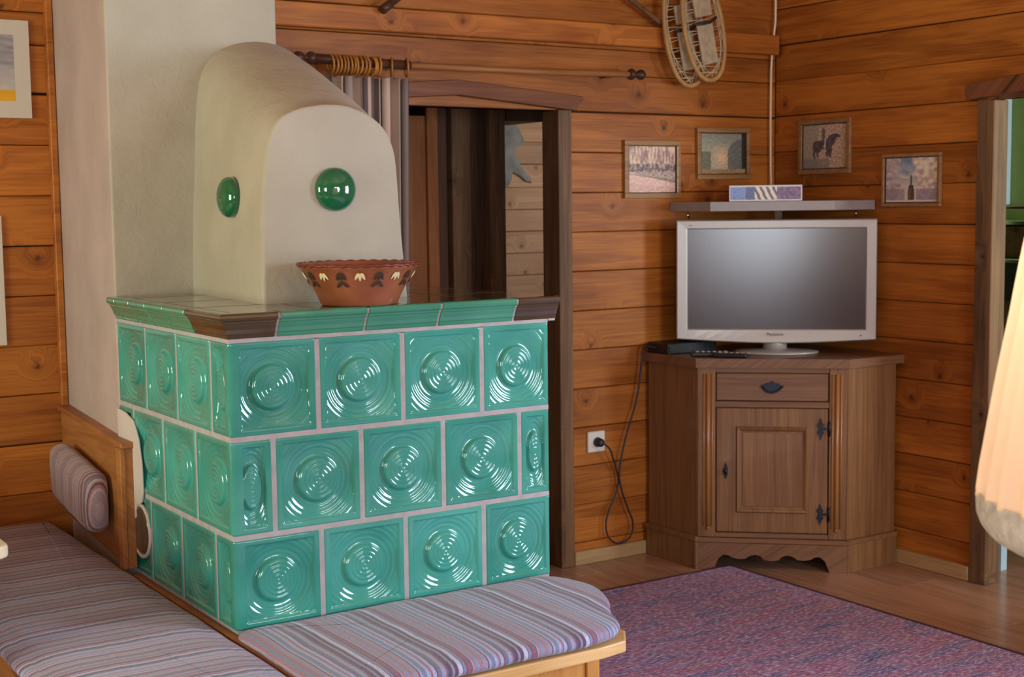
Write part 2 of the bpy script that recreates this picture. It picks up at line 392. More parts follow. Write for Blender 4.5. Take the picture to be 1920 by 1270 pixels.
def build(mb, name, mat, parent=None, bevel=0, seg=2, at=None):
    """world-space geometry; 'at' sets the object's own origin"""
    inv = Matrix.Identity(4)
    if parent is not None: inv = mw(parent).inverted()
    loc = inv @ Vector(at) if at is not None else Vector((0, 0, 0))
    me = mb.mesh(name, mat, Matrix.Translation(-loc) @ inv)
    o = bpy.data.objects.new(name, me); COL.objects.link(o); o.location = loc
    if parent is not None: o.parent = parent
    if bevel:
        b = o.modifiers.new('bevel', 'BEVEL'); b.width = bevel; b.segments = seg; b.limit_method = 'ANGLE'; b.angle_limit = .6
    return o
def link(name, me, loc, rot=(0, 0, 0), parent=None):
    o = bpy.data.objects.new(name, me); COL.objects.link(o); o.location = loc; o.rotation_euler = rot
    if parent is not None:
        o.parent = parent; L = mw(parent).inverted() @ Matrix.LocRotScale(Vector(loc), o.rotation_euler, Vector((1, 1, 1)))
        o.location = L.to_translation(); o.rotation_euler = L.to_euler()
    return o
def thing(name, label, cat, loc=(0, 0, 0), group=None, rot=0):
    o = bpy.data.objects.new(name, None); COL.objects.link(o); o.location = loc; o.rotation_euler = (0, 0, rot)
    o.empty_display_size = .1; tag(o, label, cat, group); return o
def tag(o, label, cat, group=None):
    o['label'] = label; o['category'] = cat
    if group: o['group'] = group
    return o
def struct(o): o['kind'] = 'structure'; return o
def sempty(name, loc=(0, 0, 0)):
    o = bpy.data.objects.new(name, None); COL.objects.link(o); o.location = loc; return struct(o)
def text(body, size, T, mat, parent, name='lettering', ext=.0004, sx=1.):
    c = bpy.data.curves.new(name, 'FONT'); c.body = body; c.size = size; c.extrude = ext; c.align_x = 'CENTER'; c.align_y = 'CENTER'
    c.materials.append(mat); o = bpy.data.objects.new(name, c); COL.objects.link(o)
    me = bpy.data.meshes.new_from_object(o); me.name = name; bpy.data.objects.remove(o)
    me.transform(mw(parent).inverted() @ T @ Matrix.Diagonal((sx, 1, 1, 1)))
    o = bpy.data.objects.new(name, me); COL.objects.link(o); o.parent = parent; o['kind'] = 'stuff'; return o
def frame(O, X, Y, Z):
    T = Matrix.Identity(4)
    for i in range(3): T[i][0] = X[i]; T[i][1] = Y[i]; T[i][2] = Z[i]; T[i][3] = O[i]
    return T

YB, XR = 1.53, 3.13
XL, YF, ZC = -3.0, -4.3, 2.75
TH = .09
# ------------------------------------------------------------------ floor
fl = build(MB().box(XL-.3, 5.2, YF-.3, 5.0, -.08, -.014), 'floor', M['gap']); struct(fl)
bw = .19; x = -3.05; k = 0
lens = {}
while x < 4.9:
    y = YF-.2+(k*0.53) % 1.1-1.1
    while y < 3.9:
        L = 1.28; y0, y1 = max(y, YF-.1), min(y+L, 3.9)
        if x > 3.3 and y1 < -2.2 or x < .3 and y0 > 1.3 or y1-y0 < .05: y += L; continue
        key = round(y1-y0, 3)
        if key not in lens:
            lens[key] = MB().box(-bw/2+.0006, bw/2-.0006, -key/2+.0006, key/2-.0006, -.014, 0, c=.0008).mesh('floorboard', M['floor'])
        link('floorboard', lens[key], (x+bw/2, (y0+y1)/2, 0), parent=fl)
        y += L
    x += bw; k += 1
ce = struct(build(MB().box(XL-.3, 5.2, YF-.3, 5.0, ZC, ZC+.1), 'ceiling', M['ceiling']))

# ------------------------------------------------------------------ plank walls
def plank_wall(name, a, b, zlines, holes, side, mat, back=True, depth=.022, TH=TH, seed=1, jog=True):
    """a,b: plan end points of the inner face. side: unit normal into the room. holes: (s0,s1,z0,z1)"""
    a = Vector((a[0], a[1], 0)); b = Vector((b[0], b[1], 0)); d = (b-a).normalized(); L = (b-a).length; n = Vector((side[0], side[1], 0))
    par = sempty(name, a)
    rs = random.Random(seed)
    ang = math.atan2(d.y, d.x)
    # backing
    mb = MB(); T = frame(a, d, Vector((0, 0, 1)).cross(d), (0, 0, 1)); sgn = 1 if Vector((0, 0, 1)).cross(d).dot(n) < 0 else -1
    zt = zlines[-1]
    cuts = sorted({0, L}|{h[0] for h in holes}|{h[1] for h in holes})
    for s0, s1 in zip(cuts, cuts[1:]):
        hs = [h for h in holes if h[0] <= s0+1e-6 and h[1] >= s1-1e-6]
        z = 0
        for h in sorted(hs, key=lambda h: h[2]):
            if h[2] > z: mb.box(s0, s1, sgn*depth, sgn*TH, z, h[2], T)
            z = h[3]
        mb.box(s0, s1, sgn*depth, sgn*TH, z, zt, T)
    build(mb, 'backing', M['gap'], par)
    for z0, z1 in zip(zlines, zlines[1:]):
        segs = [(0, L)]
        for h in holes:
            if h[2] < z1-.01 and h[3] > z0+.01:
                ns = []
                for s in segs:
                    if h[0] < s[1] and h[1] > s[0]:
                        if h[0] > s[0]: ns.append((s[0], h[0]))
                        if h[1] < s[1]: ns.append((h[1], s[1]))
                    else: ns.append(s)
                segs = ns
        for s0, s1 in segs:
            zz0, zz1 = z0, z1
            for h in holes:
                if h[0] < s1 and h[1] > s0:
                    if h[3] < z1 and h[3] > z0: zz0 = max(zz0, h[3])
                    if h[2] > z0 and h[2] < z1: zz1 = min(zz1, h[2])
            if zz1-zz0 < .01: continue
            me = MB().box(-(s1-s0)/2, (s1-s0)/2, 0, sgn*(depth+.004), -(zz1-zz0)/2+.0012, (zz1-zz0)/2-.0012, c=.0028).mesh('plank', mat)
            p = a+d*(s0+s1)/2; off = n*(rs.uniform(-.0015, .0015))
            link('plank', me, (p.x+off.x, p.y+off.y, (zz0+zz1)/2), (0, rs.uniform(-.0012, .0012), ang), par)
    return par
zb = [0, .085]+[round(1.794-k*.1553, 4) for k in range(10, -1, -1)][1:]
zb = [0.0, .085, .24, .396, .551, .707, .862, 1.017, 1.173, 1.328, 1.483, 1.639, 1.794, 1.945, 2.045, 2.14, 2.225, 2.38, 2.53, 2.64, 2.75]
DX0, DX1, DZ = 1.10, 1.975, 1.80
plank_wall('wall_back', (XL, YB), (XR, YB), zb, [(DX0-XL, DX1-XL, 0, DZ)], (0, -1), M['plank'], seed=3)
zr = [0.0, .14, .291, .441, .587, .74, .895, 1.045, 1.194, 1.345, 1.50, 1.65, 1.80, 1.95, 2.10, 2.25, 2.40, 2.55, 2.66, 2.75]
RY0, RY1, RZ = -.50, .402, 1.80
WE = (-2.95, -1.75, .85, 2.05)      # east window y0,y1,z0,z1
plank_wall('wall_right', (XR, YB), (XR, YF), zr, [(YB-RY1, YB-RY0, 0, RZ), (YB-WE[1], YB-WE[0], WE[2], WE[3])], (-1, 0), M['plank'], seed=5, TH=.06)
zs = [0, .25, .55, .85, 1.15, 1.45, 1.75, 2.05, 2.4, 2.75]
WW = (-1.2, .5, .85, 2.05)
plank_wall('wall_left', (XL, YF), (XL, YB), zs, [(WW[0]-YF, WW[1]-YF, WW[2], WW[3])], (1, 0), M['plank'], seed=8)
WS = [(.9, 2.2), (-2.8, -1.5)]
plank_wall('wall_front', (XR, YF), (XL, YF), zs, [(XR-b, XR-a, .85, 2.05) for a, b in WS], (0, 1), M['plank'], seed=9)

def window(n, O, X, w, z0, z1, panes=2):
    """casement frame in a wall opening. O start point, X unit direction"""
    par = sempty('window_%d' % n, (O[0], O[1], z0)); X = Vector((X[0], X[1], 0)); Y = Vector((0, 0, 1)).cross(X)
    T = frame(Vector((O[0], O[1], 0)), X, Y, (0, 0, 1)); t_ = .055
    mb = MB(); mb.box(0, w, -.04, .04, z0, z0+t_, T); mb.box(0, w, -.04, .04, z1-t_, z1, T)
    mb.box(0, t_, -.04, .04, z0, z1, T); mb.box(w-t_, w, -.04, .04, z0, z1, T)
    for k in range(1, panes): mb.box(w*k/panes-.04, w*k/panes+.04, -.03, .03, z0, z1, T)
    build(mb, 'window_frame', M['dark_wood'], par)
    mb = MB(); mb.box(0, w, -.012, .012, z0+(z1-z0)*.66-.014, z0+(z1-z0)*.66+.014, T); build(mb, 'glazing_bar', M['dark_wood'], par)
window(1, (.9, YF-.04), (1, 0), 1.3, .85, 2.05)
window(2, (-2.8, YF-.04), (1, 0), 1.3, .85, 2.05)
window(3, (XL-.04, WW[0]), (0, 1), 1.7, .85, 2.05, 3)
window(4, (XR+.04, WE[0]), (0, 1), 1.2, .85, 2.05)

struct(build(MB().box(XR+.0005, XR+.115, YB+.0005, YB+.115, 0, ZC), 'corner_light_seal', M['gap']))  # unseen block added outside the corner to stop light leaking in
# long rail on the back wall, its end butting short of the corner
rail = build(MB().box(-1.3, 1.312, 0, .045, -.041, .041, c=.004), 'trim_1', M['beam'])
for v in rail.data.vertices: pass
rail.location = (1.80, YB-.045, 2.094); rail.rotation_euler = (0, -.0035, 0); struct(rail)

# skirtings
struct(build(MB().box(DX1+.065, 2.40, YB-.022, YB-.0005, 0, .055, c=.003), 'baseboard_back', M['skirt']))
o = build(MB().box(RY1+.06-.6, .815-.6, -.022, -.0005, 0, .055, c=.003), 'baseboard_right', M['skirt'])
o.rotation_euler = (0, 0, pi/2); o.location = (XR-.0225, .6, 0); struct(o)
o.location = (XR+.0-.0, .6, 0)
for v in o.data.vertices: v.co.y = -v.co.y
# ------------------------------------------------------------------ back doorway (frame, gabled head board) 
d1 = sempty('door_1', (DX1, YB, 0))
build(MB().box(DX1, DX1+.062, YB-.022, YB-.0005, 0, 1.80, c=.003), 'casing', M['dark_wood_v'], d1, at=(DX1+.03, YB, .9))
build(MB().box(DX1-.002, DX1+.02, YB-.0225, YB+.085, 0, 1.797, c=.002), 'jamb', M['dark_wood_v'], d1, at=(DX1, YB+.03, .9))
build(MB().box(DX0-.062, DX0, YB-.022, YB-.0005, 0, 1.80, c=.003), 'casing', M['dark_wood_v'], d1, at=(DX0-.03, YB, .9))
build(MB().box(DX0-.02, DX0+.002, YB-.0225, YB+.085, 0, 1.797, c=.002), 'jamb', M['dark_wood_v'], d1, at=(DX0, YB+.03, .9))
T = frame((0, YB-.001, 0), (1, 0, 0), (0, 0, 1), (0, -1, 0))
head = [(.99, 1.795), (1.30, 1.825), (1.52, 1.840), (2.052, 1.797), (2.058, 1.825), (2.082, 1.838), (2.078, 1.852), (1.52, 1.895), (1.25, 1.875), (.99, 1.852)]
build(MB().prism(head, 0, .040, T), 'head_board', M['dark_wood'], d1, .003, at=(1.5, YB-.02, 1.84))
build(MB().box(DX0, DX1, YB+.0, YB+.085, 1.80, 1.83), 'soffit', M['hall_dark_v'], d1)

# ------------------------------------------------------------------ hall beyond the back doorway
HY = 3.6
wh = plank_wall('wall_hall', (.8, HY), (4.6, HY), [0, .18, .31, .43, .555, .68, .80, .92, 1.044, 1.167, 1.289, 1.41, 1.533, 1.662, 1.784, 1.905, 2.03, 2.15], [], (0, -1), M['hall_plank'], seed=12)
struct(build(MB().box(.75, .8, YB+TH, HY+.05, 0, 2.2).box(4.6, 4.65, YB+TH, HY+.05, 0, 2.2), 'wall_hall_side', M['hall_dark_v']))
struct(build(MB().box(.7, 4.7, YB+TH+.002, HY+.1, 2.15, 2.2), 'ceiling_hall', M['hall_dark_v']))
pt = sempty('wall_hall_partition', (1.5, 2.2, 0))
def vboard(x0, x1, y0, y1, z0, z1, mat, name, par): 
    return build(MB().box(x0, x1, y0, y1, z0, z1, c=.003), name, mat, par, at=((x0+x1)/2, y0, (z0+z1)/2))
vboard(1.86, 2.19, 2.262, 2.29, 0, 2.12, M['gap'], 'backing', pt)
vboard(1.905, 1.925, 2.19, 2.26, 0, 2.12, M['dark_wood_v'], 'board', pt)
vboard(1.93, 2.015, 2.22, 2.26, 0, 2.12, M['dark_wood_v'], 'board', pt)
vboard(2.02, 2.095, 2.245, 2.26, 0, 2.12, M['hall_dark_v'], 'board', pt)
vboard(2.10, 2.18, 2.20, 2.26, 0, 2.12, M['dark_wood_v'], 'board', pt)
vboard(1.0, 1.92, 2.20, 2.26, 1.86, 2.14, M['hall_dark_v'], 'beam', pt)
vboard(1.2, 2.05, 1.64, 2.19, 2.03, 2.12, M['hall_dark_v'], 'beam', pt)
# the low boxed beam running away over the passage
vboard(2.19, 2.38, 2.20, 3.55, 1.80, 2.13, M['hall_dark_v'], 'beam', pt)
d3 = sempty('door_3', (1.4, 2.25, 0))
vboard(1.20, 1.85, 2.235, 2.265, 0.01, 1.815, M['hall_door'], 'door_leaf', d3)
vboard(1.80, 1.852, 2.215, 2.234, 0.01, 1.855, M['hall_door'], 'stile', d3)
vboard(1.855, 1.90, 2.225, 2.265, 0.0, 1.86, M['hall_dark_v'], 'door_post', d3)

def hide_mesh():
    T = frame((3.10, HY-.006, 1.73), (1, 0, 0), (0, 0, 1), (0, -1, 0))
    out = [(-.14, .20), (-.06, .17), (.02, .165), (.06, .15), (.088, .11), (.11, .07), (.085, .035), (.052, .02), (.05, -.03), (.085, -.05), (.078, -.085), (.11, -.115), (.155, -.15), (.16, -.175), (.12, -.165),
           (.08, -.135), (.03, -.115), (.02, -.16), (.005, -.19), (-.02, -.20), (-.05, -.14), (-.14, -.13), (-.20, -.19), (-.24, -.14), (-.17, -.06), (-.15, .05), (-.21, .12), (-.24, .18)]
    mb = MB(); n = len(out)
    vs = [(x, y, 0) for x, y in out]+[(x*.97, y*.97, .012) for x, y in out]+[(x*.6-.01, y*.6, .022) for x, y in out]+[(-.03, 0, .026)]
    fs = [(i, (i+1) % n, n+(i+1) % n, n+i) for i in range(n)]+[(n+i, n+(i+1) % n, 2*n+(i+1) % n, 2*n+i) for i in range(n)]+[(2*n+i, 2*n+(i+1) % n, 3*n) for i in range(n)]
    fs.append(tuple(range(n))[::-1])
    return mb.add([T @ Vector(v) for v in vs], fs)
tag(build(hide_mesh(), 'animal_hide', M['hide'], at=(3.1, HY-.01, 1.73)), 'grey animal hide pinned to the pale planks beyond the doorway', 'hide')

# ------------------------------------------------------------------ right doorway to the kitchen
d2 = sempty('door_2', (XR, RY1, 0))
def vb(x0, x1, y0, y1, z0, z1, mat, name, par): return build(MB().box(x0, x1, y0, y1, z0, z1, c=.003), name, mat, par, at=((x0+x1)/2, (y0+y1)/2, (z0+z1)/2))
vb(XR-.022, XR-.0005, RY1, RY1+.056, 0, 1.80, M['dark_wood_v'], 'casing', d2)
vb(XR-.0225, XR+.058, RY1-.02, RY1+.002, 0, 1.797, M['dark_wood_v'], 'jamb', d2)
vb(XR-.022, XR-.0005, RY0-.056, RY0, 0, 1.80, M['dark_wood_v'], 'casing', d2)
vb(XR-.0225, XR+.058, RY0-.002, RY0+.02, 0, 1.797, M['dark_wood_v'], 'jamb', d2)
T = frame((XR-.001, 0, 0), (0, 1, 0), (0, 0, 1), (-1, 0, 0))
T = frame((XR-.001, 0, 0), (0, -1, 0), (0, 0, 1), (-1, 0, 0))
hd = [(-.486, 1.802), (-.02, 1.835), (.57, 1.80), (.60, 1.84), (.05, 1.90), (-.30, 1.875), (-.494, 1.858), (-.50, 1.835)]
build(MB().prism(hd, 0, .045, T), 'head_board', M['dark_wood'], d2, .003, at=(XR, 0, 1.84))
vb(XR, XR+.058, RY0, RY1, 1.80, 1.85, M['dark_wood'], 'soffit', d2)
# kitchen shell
KX = 4.4
struct(build(MB().box(KX, KX+.06, -2.3, 2.0, 0, 2.6), 'wall_kitchen_far', M['green_wall']))
struct(build(MB().box(XR+TH+.03, KX, 1.49, 1.52, 0, 2.6).box(XR+TH+.03, 5.0, -2.36, -2.3, 0, .8).box(XR+TH+.03, 5.0, -2.36, -2.3, 2.1, 2.6), 'wall_kitchen_side', M['green_wall']))
ku = thing('kitchen_dresser', 'brown kitchen unit with chrome rail seen through right doorway', 'cabinet', (4.1, 1.1, 0))
vb(3.98, 4.38, .60, 1.47, .12, 1.32, M['dark_wood_v'], 'cupboard_body', ku)
vb(3.96, 4.39, .59, 1.475, 1.325, 1.345, M['chrome'], 'glass_shelf', ku)
build(MB().tube([(3.97, .60, 1.40), (3.97, 1.46, 1.40)], .008).tube([(3.97, .70, 1.345), (3.97, .70, 1.40)], .005).tube([(3.97, 1.30, 1.345), (3.97, 1.30, 1.40)], .005), 'rail', M['chrome'], ku)
vb(3.955, 3.98, .70, 1.28, 1.0, 1.19, M['black'], 'oven_front', ku)
vb(3.94, 3.956, .80, 1.18, 1.165, 1.18, M['chrome'], 'handle', ku)
vb(4.0, 4.36, .62, 1.45, 0.0, .12, M['gap'], 'plinth', ku)
wp = tag(build(MB().box(4.34, 4.398, 1.285, 1.42, 1.41, 2.3, c=.004), 'window_post', M['pale_blue']), 'pale blue upright strip against green kitchen wall', 'post')
kt = thing('kitchen_table', 'kitchen table on a white leg beyond the right doorway', 'table', (3.75, .1, 0))
vb(3.30, 4.1, -.55, .56, .70, .73, M['pine'], 'tabletop', kt)
for xx in (3.335, 4.04):
    for yy in (-.50, .485):
        me = build(MB().prism([(xx, yy), (xx+.035, yy), (xx+.035, yy+.035), (xx, yy+.035)], 0, .70), 'leg', M['pale_blue'], kt)

# ------------------------------------------------------------------ chimney breast
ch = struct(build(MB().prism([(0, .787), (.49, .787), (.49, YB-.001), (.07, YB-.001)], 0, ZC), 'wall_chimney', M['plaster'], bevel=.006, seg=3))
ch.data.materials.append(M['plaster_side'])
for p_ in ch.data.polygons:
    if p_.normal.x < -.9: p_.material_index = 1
struct(build(MB().box(.045, .066, YB-.03, YB-.0005, .80, ZC, c=.003), 'trim_2', M['plank']))

# ------------------------------------------------------------------ tiled stove
SB, E_ = .479, .870
st = thing('tiled_stove', 'large green tiled stove with ringed square tiles and white plaster hood', 'stove', (.43, .39, 0))
core = build(MB().box(.0165, E_-.006, .0165, .786, 0, 1.1935), 'core', M['grout'], st)
rows = [(1.1395, .9235), (.9145, .6975), (.6885, SB)]
g = .0045
Hh = .1078
def relief(du, dv, hw, hh):
    """height of the glazed face at (du,dv) from the tile centre"""
    m_ = min(hw-abs(du), hh-abs(dv))
    if m_ < 0: m_ = 0
    h = 0.
    if m_ < .005: h -= .005*(1-m_/.005)**2
    rim = .014
    k = min(1, max(0, (m_-rim)/.004)); k = k*k*(3-2*k)
    r = hypot(du*Hh/hw, dv*Hh/hh)
    # shallow dish, with ripples running out to the corners
    ds = -.0030-.0095*exp(-((r-.060)/.030)**2)
    rip = .00048*sin((r-.05)/.0125*2*pi)*min(1, max(0, (r-.048)/.01))*exp(-max(0, r-.10)*14)
    if r < .054:
        dome = -.0020+.0012*(1-(r/.05)**2)+.00085*cos(r/.0108*2*pi)
        q = min(1, max(0, (.054-r)/.006)); q = q*q*(3-2*q)
        hh_ = dome*q+(ds+rip)*(1-q)
    else: hh_ = ds+rip
    return h+k*hh_
def flat_tile(w, h, full=True, off=0.):
    """tile in local XZ, face towards -Y, centred"""
    nu, nv = (max(24, int(w/.0020)), int(h/.0020)); mb = MB()
    ce_u = off
    def fn(u, v):
        x, z = (u-.5)*w, (v-.5)*h
        # relief with its centre on the tile
        return (x, -relief(x, z, w/2, h/2), z)
    mb.grid(fn, nu, nv)
    o0 = len(mb.v)
    a, b = w/2, h/2; yb = .012
    mb.v += [(-a, yb, -b), (a, yb, -b), (a, yb, b), (-a, yb, b)]
    row = lambda j: [j*(nu+1)+i for i in range(nu+1)]
    bot, top = row(0), row(nv); lef = [j*(nu+1) for j in range(nv+1)]; rig = [j*(nu+1)+nu for j in range(nv+1)]
    mb.f += [tuple(bot[::-1]+[o0, o0+1]), tuple(top+[o0+2, o0+3]), tuple(lef+[o0+3, o0])[::1], tuple(rig[::-1]+[o0+1, o0+2])]
    mb.smooth += [False]*4
    return mb
cache = {}
def tile_mesh(w, h):
    key = (round(w, 3), round(h, 3))
    if key not in cache: cache[key] = flat_tile(w, h).mesh('tile', M['glaze'])
    return cache[key]
def corner_tile(wl, wf, h, zc):
    """L-shaped tile wrapping the front left corner; wl on the left face (along +Y), wf on the front (+X)"""
    rc = .012; arc = rc*pi/2; Lt = (wl-rc)+arc+(wf-rc); nu = int(Lt/.0021); nv = int(h/.0021)
    def fn(u, v):
        s = u*Lt; z = (v-.5)*h
        if s < wl-rc:
            y = wl-s; p = Vector((0, y, 0)); n = Vector((-1, 0, 0)); du = y-wl/2; hw = wl/2
        elif s < wl-rc+arc:
            a = (s-(wl-rc))/rc; n = Vector((-cos(a), -sin(a), 0)); p = Vector((rc, rc, 0))+n*rc; du = hw = 1; 
            vert = min(h/2-abs(z), 1); q = 0 if vert > .005 else -.005*(1-vert/.005)**2
            return tuple(p+n*q+Vector((0, 0, z)))
        else:
            xx = s-(wl-rc)-arc+rc; p = Vector((xx, 0, 0)); n = Vector((0, -1, 0)); du = xx-wf/2; hw = wf/2
        # no rounding on the corner side
        r_ = relief(du, z, hw, h/2)
        dist_corner = (s-(wl-rc+arc/2)); 
        if abs(dist_corner) < .016+arc/2:
            vert = h/2-abs(z); r_ = 0 if vert > .005 else -.005*(1-vert/.005)**2
        return tuple(p+n*r_+Vector((0, 0, z)))
    return MB().grid(fn, nu, nv)
FX = {0: (.219, [.219, .4436, .668, E_]), 1: (.1035, [.1035, .328, .553, .778, E_]), 2: (.219, [.219, .4436, .668, E_])}
LY = {0: (.1116, [.1116, .3354, .5592, .783]), 1: (.222, [.222, .446, .670, .787]), 2: (.1116, [.1116, .3354, .5592, .783])}
for r, (zt, z0) in enumerate(rows):
    h = zt-z0; zc = (zt+z0)/2
    wf, xs = FX[r]; wl, ys = LY[r]
    me = corner_tile(wl-g, wf-g, h, zc).mesh('corner_tile', M['glaze'])
    link('corner_tile', me, (0, 0, zc), parent=st)
    for a, b in zip(xs, xs[1:]):
        e = 0 if b == E_ else g
        link('tile', tile_mesh(b-e-a-g, h), ((a+g+b-e)/2, 0, zc), parent=st)
    for a, b in zip(ys, ys[1:]):
        e = g if b not in (.787,) else 0
        link('tile', tile_mesh(b-e-a-g, h), (0, (a+g+b-e)/2, zc), (0, 0, -pi/2), st)
gj = MB(); gd = .0022
zr_ = [1.1425]+[(a[1]+b[0])/2 for a, b in zip(rows, rows[1:])]
for z in zr_:
    gj.box(gd, E_-.001, gd, .0175, z-.0062, z+.0062); gj.box(gd, .0175, .0175, .786, z-.0062, z+.0062)
for r, (zt, z0) in enumerate(rows):
    for a in FX[r][1][:-1]: gj.box(a-.0062, a+.0062, gd, .0175, z0+.0017, zt-.0017)
    for b in LY[r][1]:
        if b < .785: gj.box(gd, .0175, b-.0062, b+.0062, z0+.0017, zt-.0017)
gj.box(gd+.003, E_-.001, gd+.003, .0175, .44, SB); gj.box(gd+.003, .0175, .0175, .786, .44, SB)
o = build(gj, 'grout_joints', M['grout'], st); o['kind'] = 'stuff'
# patched plaster where the chimney meets the tiles, and the cleaning cap with its white ring
pp = [(.60, .70), (.604, .78), (.622, .84), (.66, .885), (.72, .90), (.785, .905), (.785, .62), (.70, .60), (.655, .63), (.66, .66), (.63, .665), (.612, .675)]
T = frame((-.001, 0, 0), (0, 1, 0), (0, 0, 1), (1, 0, 0))
T = frame((-.0005, 0, 0), (0, -1, 0), (0, 0, 1), (-1, 0, 0))
build(MB().prism([(-a, b) for a, b in pp][::-1], 0, .006, T), 'plaster_patch', M['plaster_pink'], st, .002)
capc = frame((-.0005, .637, .594), (0, -1, 0), (0, 0, 1), (-1, 0, 0))
cap = build(MB().lathe([(0, .005), (.056, .0048), (.062, .003), (.064, -.004)], 40, capc), 'cleaning_cap', M['cap'], st)
build(MB().lathe([(.064, -.004), (.065, .003), (.069, .0045), (.073, .003), (.074, -.004)], 40, capc), 'mortar_ring', M['plaster_pink'], st)
# cornice
prof = [(.000, 1.147), (.002, 1.150), (.0025, 1.156), (.006, 1.159), (.0085, 1.168), (.013, 1.177), (.0145, 1.181), (.0175, 1.183), (.018, 1.187), (.0235, 1.190), (.0262, 1.196), (.0258, 1.202), (.0215, 1.2055), (.012, 1.2062)]
def cornice(kind, a, b, mat, name='cornice_tile'):
    mb = MB(); n = len(prof)
    ed = [(-.012, 1.2062), (-.012, 1.147)]
    P = prof+ed; n = len(P)
    if kind == 'F': pts = [[(a, -o, z), (b, -o, z)] for o, z in P]
    elif kind == 'L': pts = [[(-o, b, z), (-o, a, z)] for o, z in P]
    else:  pts = [[(-o, b, z), (-o, -o, z), (a, -o, z)] for o, z in P]   # corner: a on X, b on Y
    w = len(pts[0]); vs = [p for row in pts for p in row]
    fs = [(i*w+j, i*w+j+1, ((i+1) % n)*w+j+1, ((i+1) % n)*w+j) for i in range(n) for j in range(w-1)]
    fs += [tuple(i*w for i in range(n)), tuple(i*w+w-1 for i in range(n))[::-1]]
    mb.add(vs, fs)
    c_ = sum((Vector(v) for v in vs), Vector())/len(vs)
    return build(mb, name, mat, st, .0009, 1, at=c_)
cg = .0035
cornice('C', .117-cg, .200-cg, M['glaze_dark'])
for a, b in ((.117, .342), (.342, .541), (.541, .762)): cornice('F', a+cg, b-cg, M['glaze_cornice'])
cornice('F', .762+cg, .892, M['glaze_dark'])
for a, b in ((.200, .345), (.345, .475), (.475, .598), (.598, .715), (.715, .787)): cornice('L', a+cg, b-cg, M['glaze_cornice'])
# grout body behind the cornice tiles
gp = [(max(-.01, o-.0035), z) for o, z in prof]
vs = []; gpp = gp+[(-.02, 1.203), (-.02, 1.142), (-.002, 1.142)]
pts = [[(-o, .787, min(z, 1.2035)), (-o, -o, min(z, 1.2035)), (.889, -o, min(z, 1.2035))] for o, z in gpp]; n = len(pts)
build(MB().add([p for row in pts for p in row], [(i*3+j, i*3+j+1, ((i+1) % n)*3+j+1, ((i+1) % n)*3+j) for i in range(n) for j in range(2)]+[tuple(i*3 for i in range(n)), tuple(i*3+2 for i in range(n))[::-1]]), 'grout_bed', M['grout'], st)
build(MB().box(.870, .890, .0, .786, 1.142, 1.2035), 'grout_bed', M['grout'], st)
# top tiles
tx = [.014, .225, .45, .675, .888]; ty = [.014, .225, .45, .675, .785]
for i in range(4):
    for j in range(4):
        build(MB().box(tx[i]+.003, tx[i+1]-.003, ty[j]+.003, ty[j+1]-.003, 1.19, 1.2055, c=.002), 'top_tile', M['glaze_top'], st, at=((tx[i]+tx[i+1])/2, (ty[j]+ty[j+1])/2, 1.2))
# hood: arch profile shrinking towards the room
FP = [(.185, 1.200), (.187, 1.30), (.190, 1.42), (.195, 1.50), (.202, 1.553), (.211, 1.602), (.229, 1.640), (.255, 1.664), (.292, 1.680), (.345, 1.690), (.385, 1.692), (.425, 1.689), (.470, 1.676), (.508, 1.655), (.535, 1.628), (.553, 1.590), (.561, 1.545), (.567, 1.45), (.575, 1.34), (.588, 1.200)]
BP = [(.222, 1.200), (.226, 1.40), (.236, 1.55), (.244, 1.68), (.252, 1.755), (.263, 1.805), (.282, 1.842), (.306, 1.868), (.340, 1.888), (.385, 1.902), (.430, 1.907), (.475, 1.904), (.515, 1.893), (.550, 1.872), (.575, 1.845), (.590, 1.80), (.598, 1.73), (.604, 1.60), (.610, 1.42), (.620, 1.200)]
YH0, YH1 = .225, .800
def sub(P, k=4):
    out = []
    n = len(P)
    for i in range(n-1):
        p0 = P[max(i-1, 0)]; p1 = P[i]; p2 = P[i+1]; p3 = P[min(i+2, n-1)]
        for q in range(k):
            t_ = q/k
            out.append(tuple(.5*((2*p1[c])+(-p0[c]+p2[c])*t_+(2*p0[c]-5*p1[c]+4*p2[c]-p3[c])*t_*t_+(-p0[c]+3*p1[c]-3*p2[c]+p3[c])*t_**3) for c in (0, 1)))
    return out+[P[-1]]
FP2, BP2 = sub(FP), sub(BP); n = len(FP2); cxm = .385; czm = 1.45
vs = []; rings = [(-.012, .975), (-.0085, .990), (-.004, .997)]+[(0, 1)]
K = 16
layers = []
def inset(P, d):
    out = []
    for i, (x, z) in enumerate(P):
        a_ = P[max(0, i-1)]; b_ = P[min(len(P)-1, i+1)]; tx_, tz_ = b_[0]-a_[0], b_[1]-a_[1]; l_ = hypot(tx_, tz_)
        out.append((x+tz_/l_*d, z-tx_/l_*d if z > 1.21 else z))
    return out
for dy, d in ((-.0, .010), (.0010, .0055), (.003, .0022), (.008, .0005)):
    layers.append([(x, YH0+dy, z) for x, z in inset(FP2, d)])
for k in range(K+1):
    t_ = k/K; y = YH0+.016+(YH1-YH0-.016)*t_; s_ = t_**1.0
    bul = .010*sin(pi*t_)
    layers.append([(a[0]*(1-s_)+b[0]*s_, y, (a[1]*(1-s_)+b[1]*s_)+(bul if a[1] > 1.5 else 0)) for a, b in zip(FP2, BP2)])
vs = [p for L_ in layers for p in L_]
def wob(p):
    v = Vector(p); q = mn.noise(v*6)*.0035+mn.noise(v*17)*.0012
    return (p[0]+q*.6, p[1]+q*.5, p[2]+(q if p[2] > 1.22 else 0))
vs = [wob(p) for p in vs]
fs = [(l*n+i, l*n+i+1, (l+1)*n+i+1, (l+1)*n+i) for l in range(len(layers)-1) for i in range(n-1)]
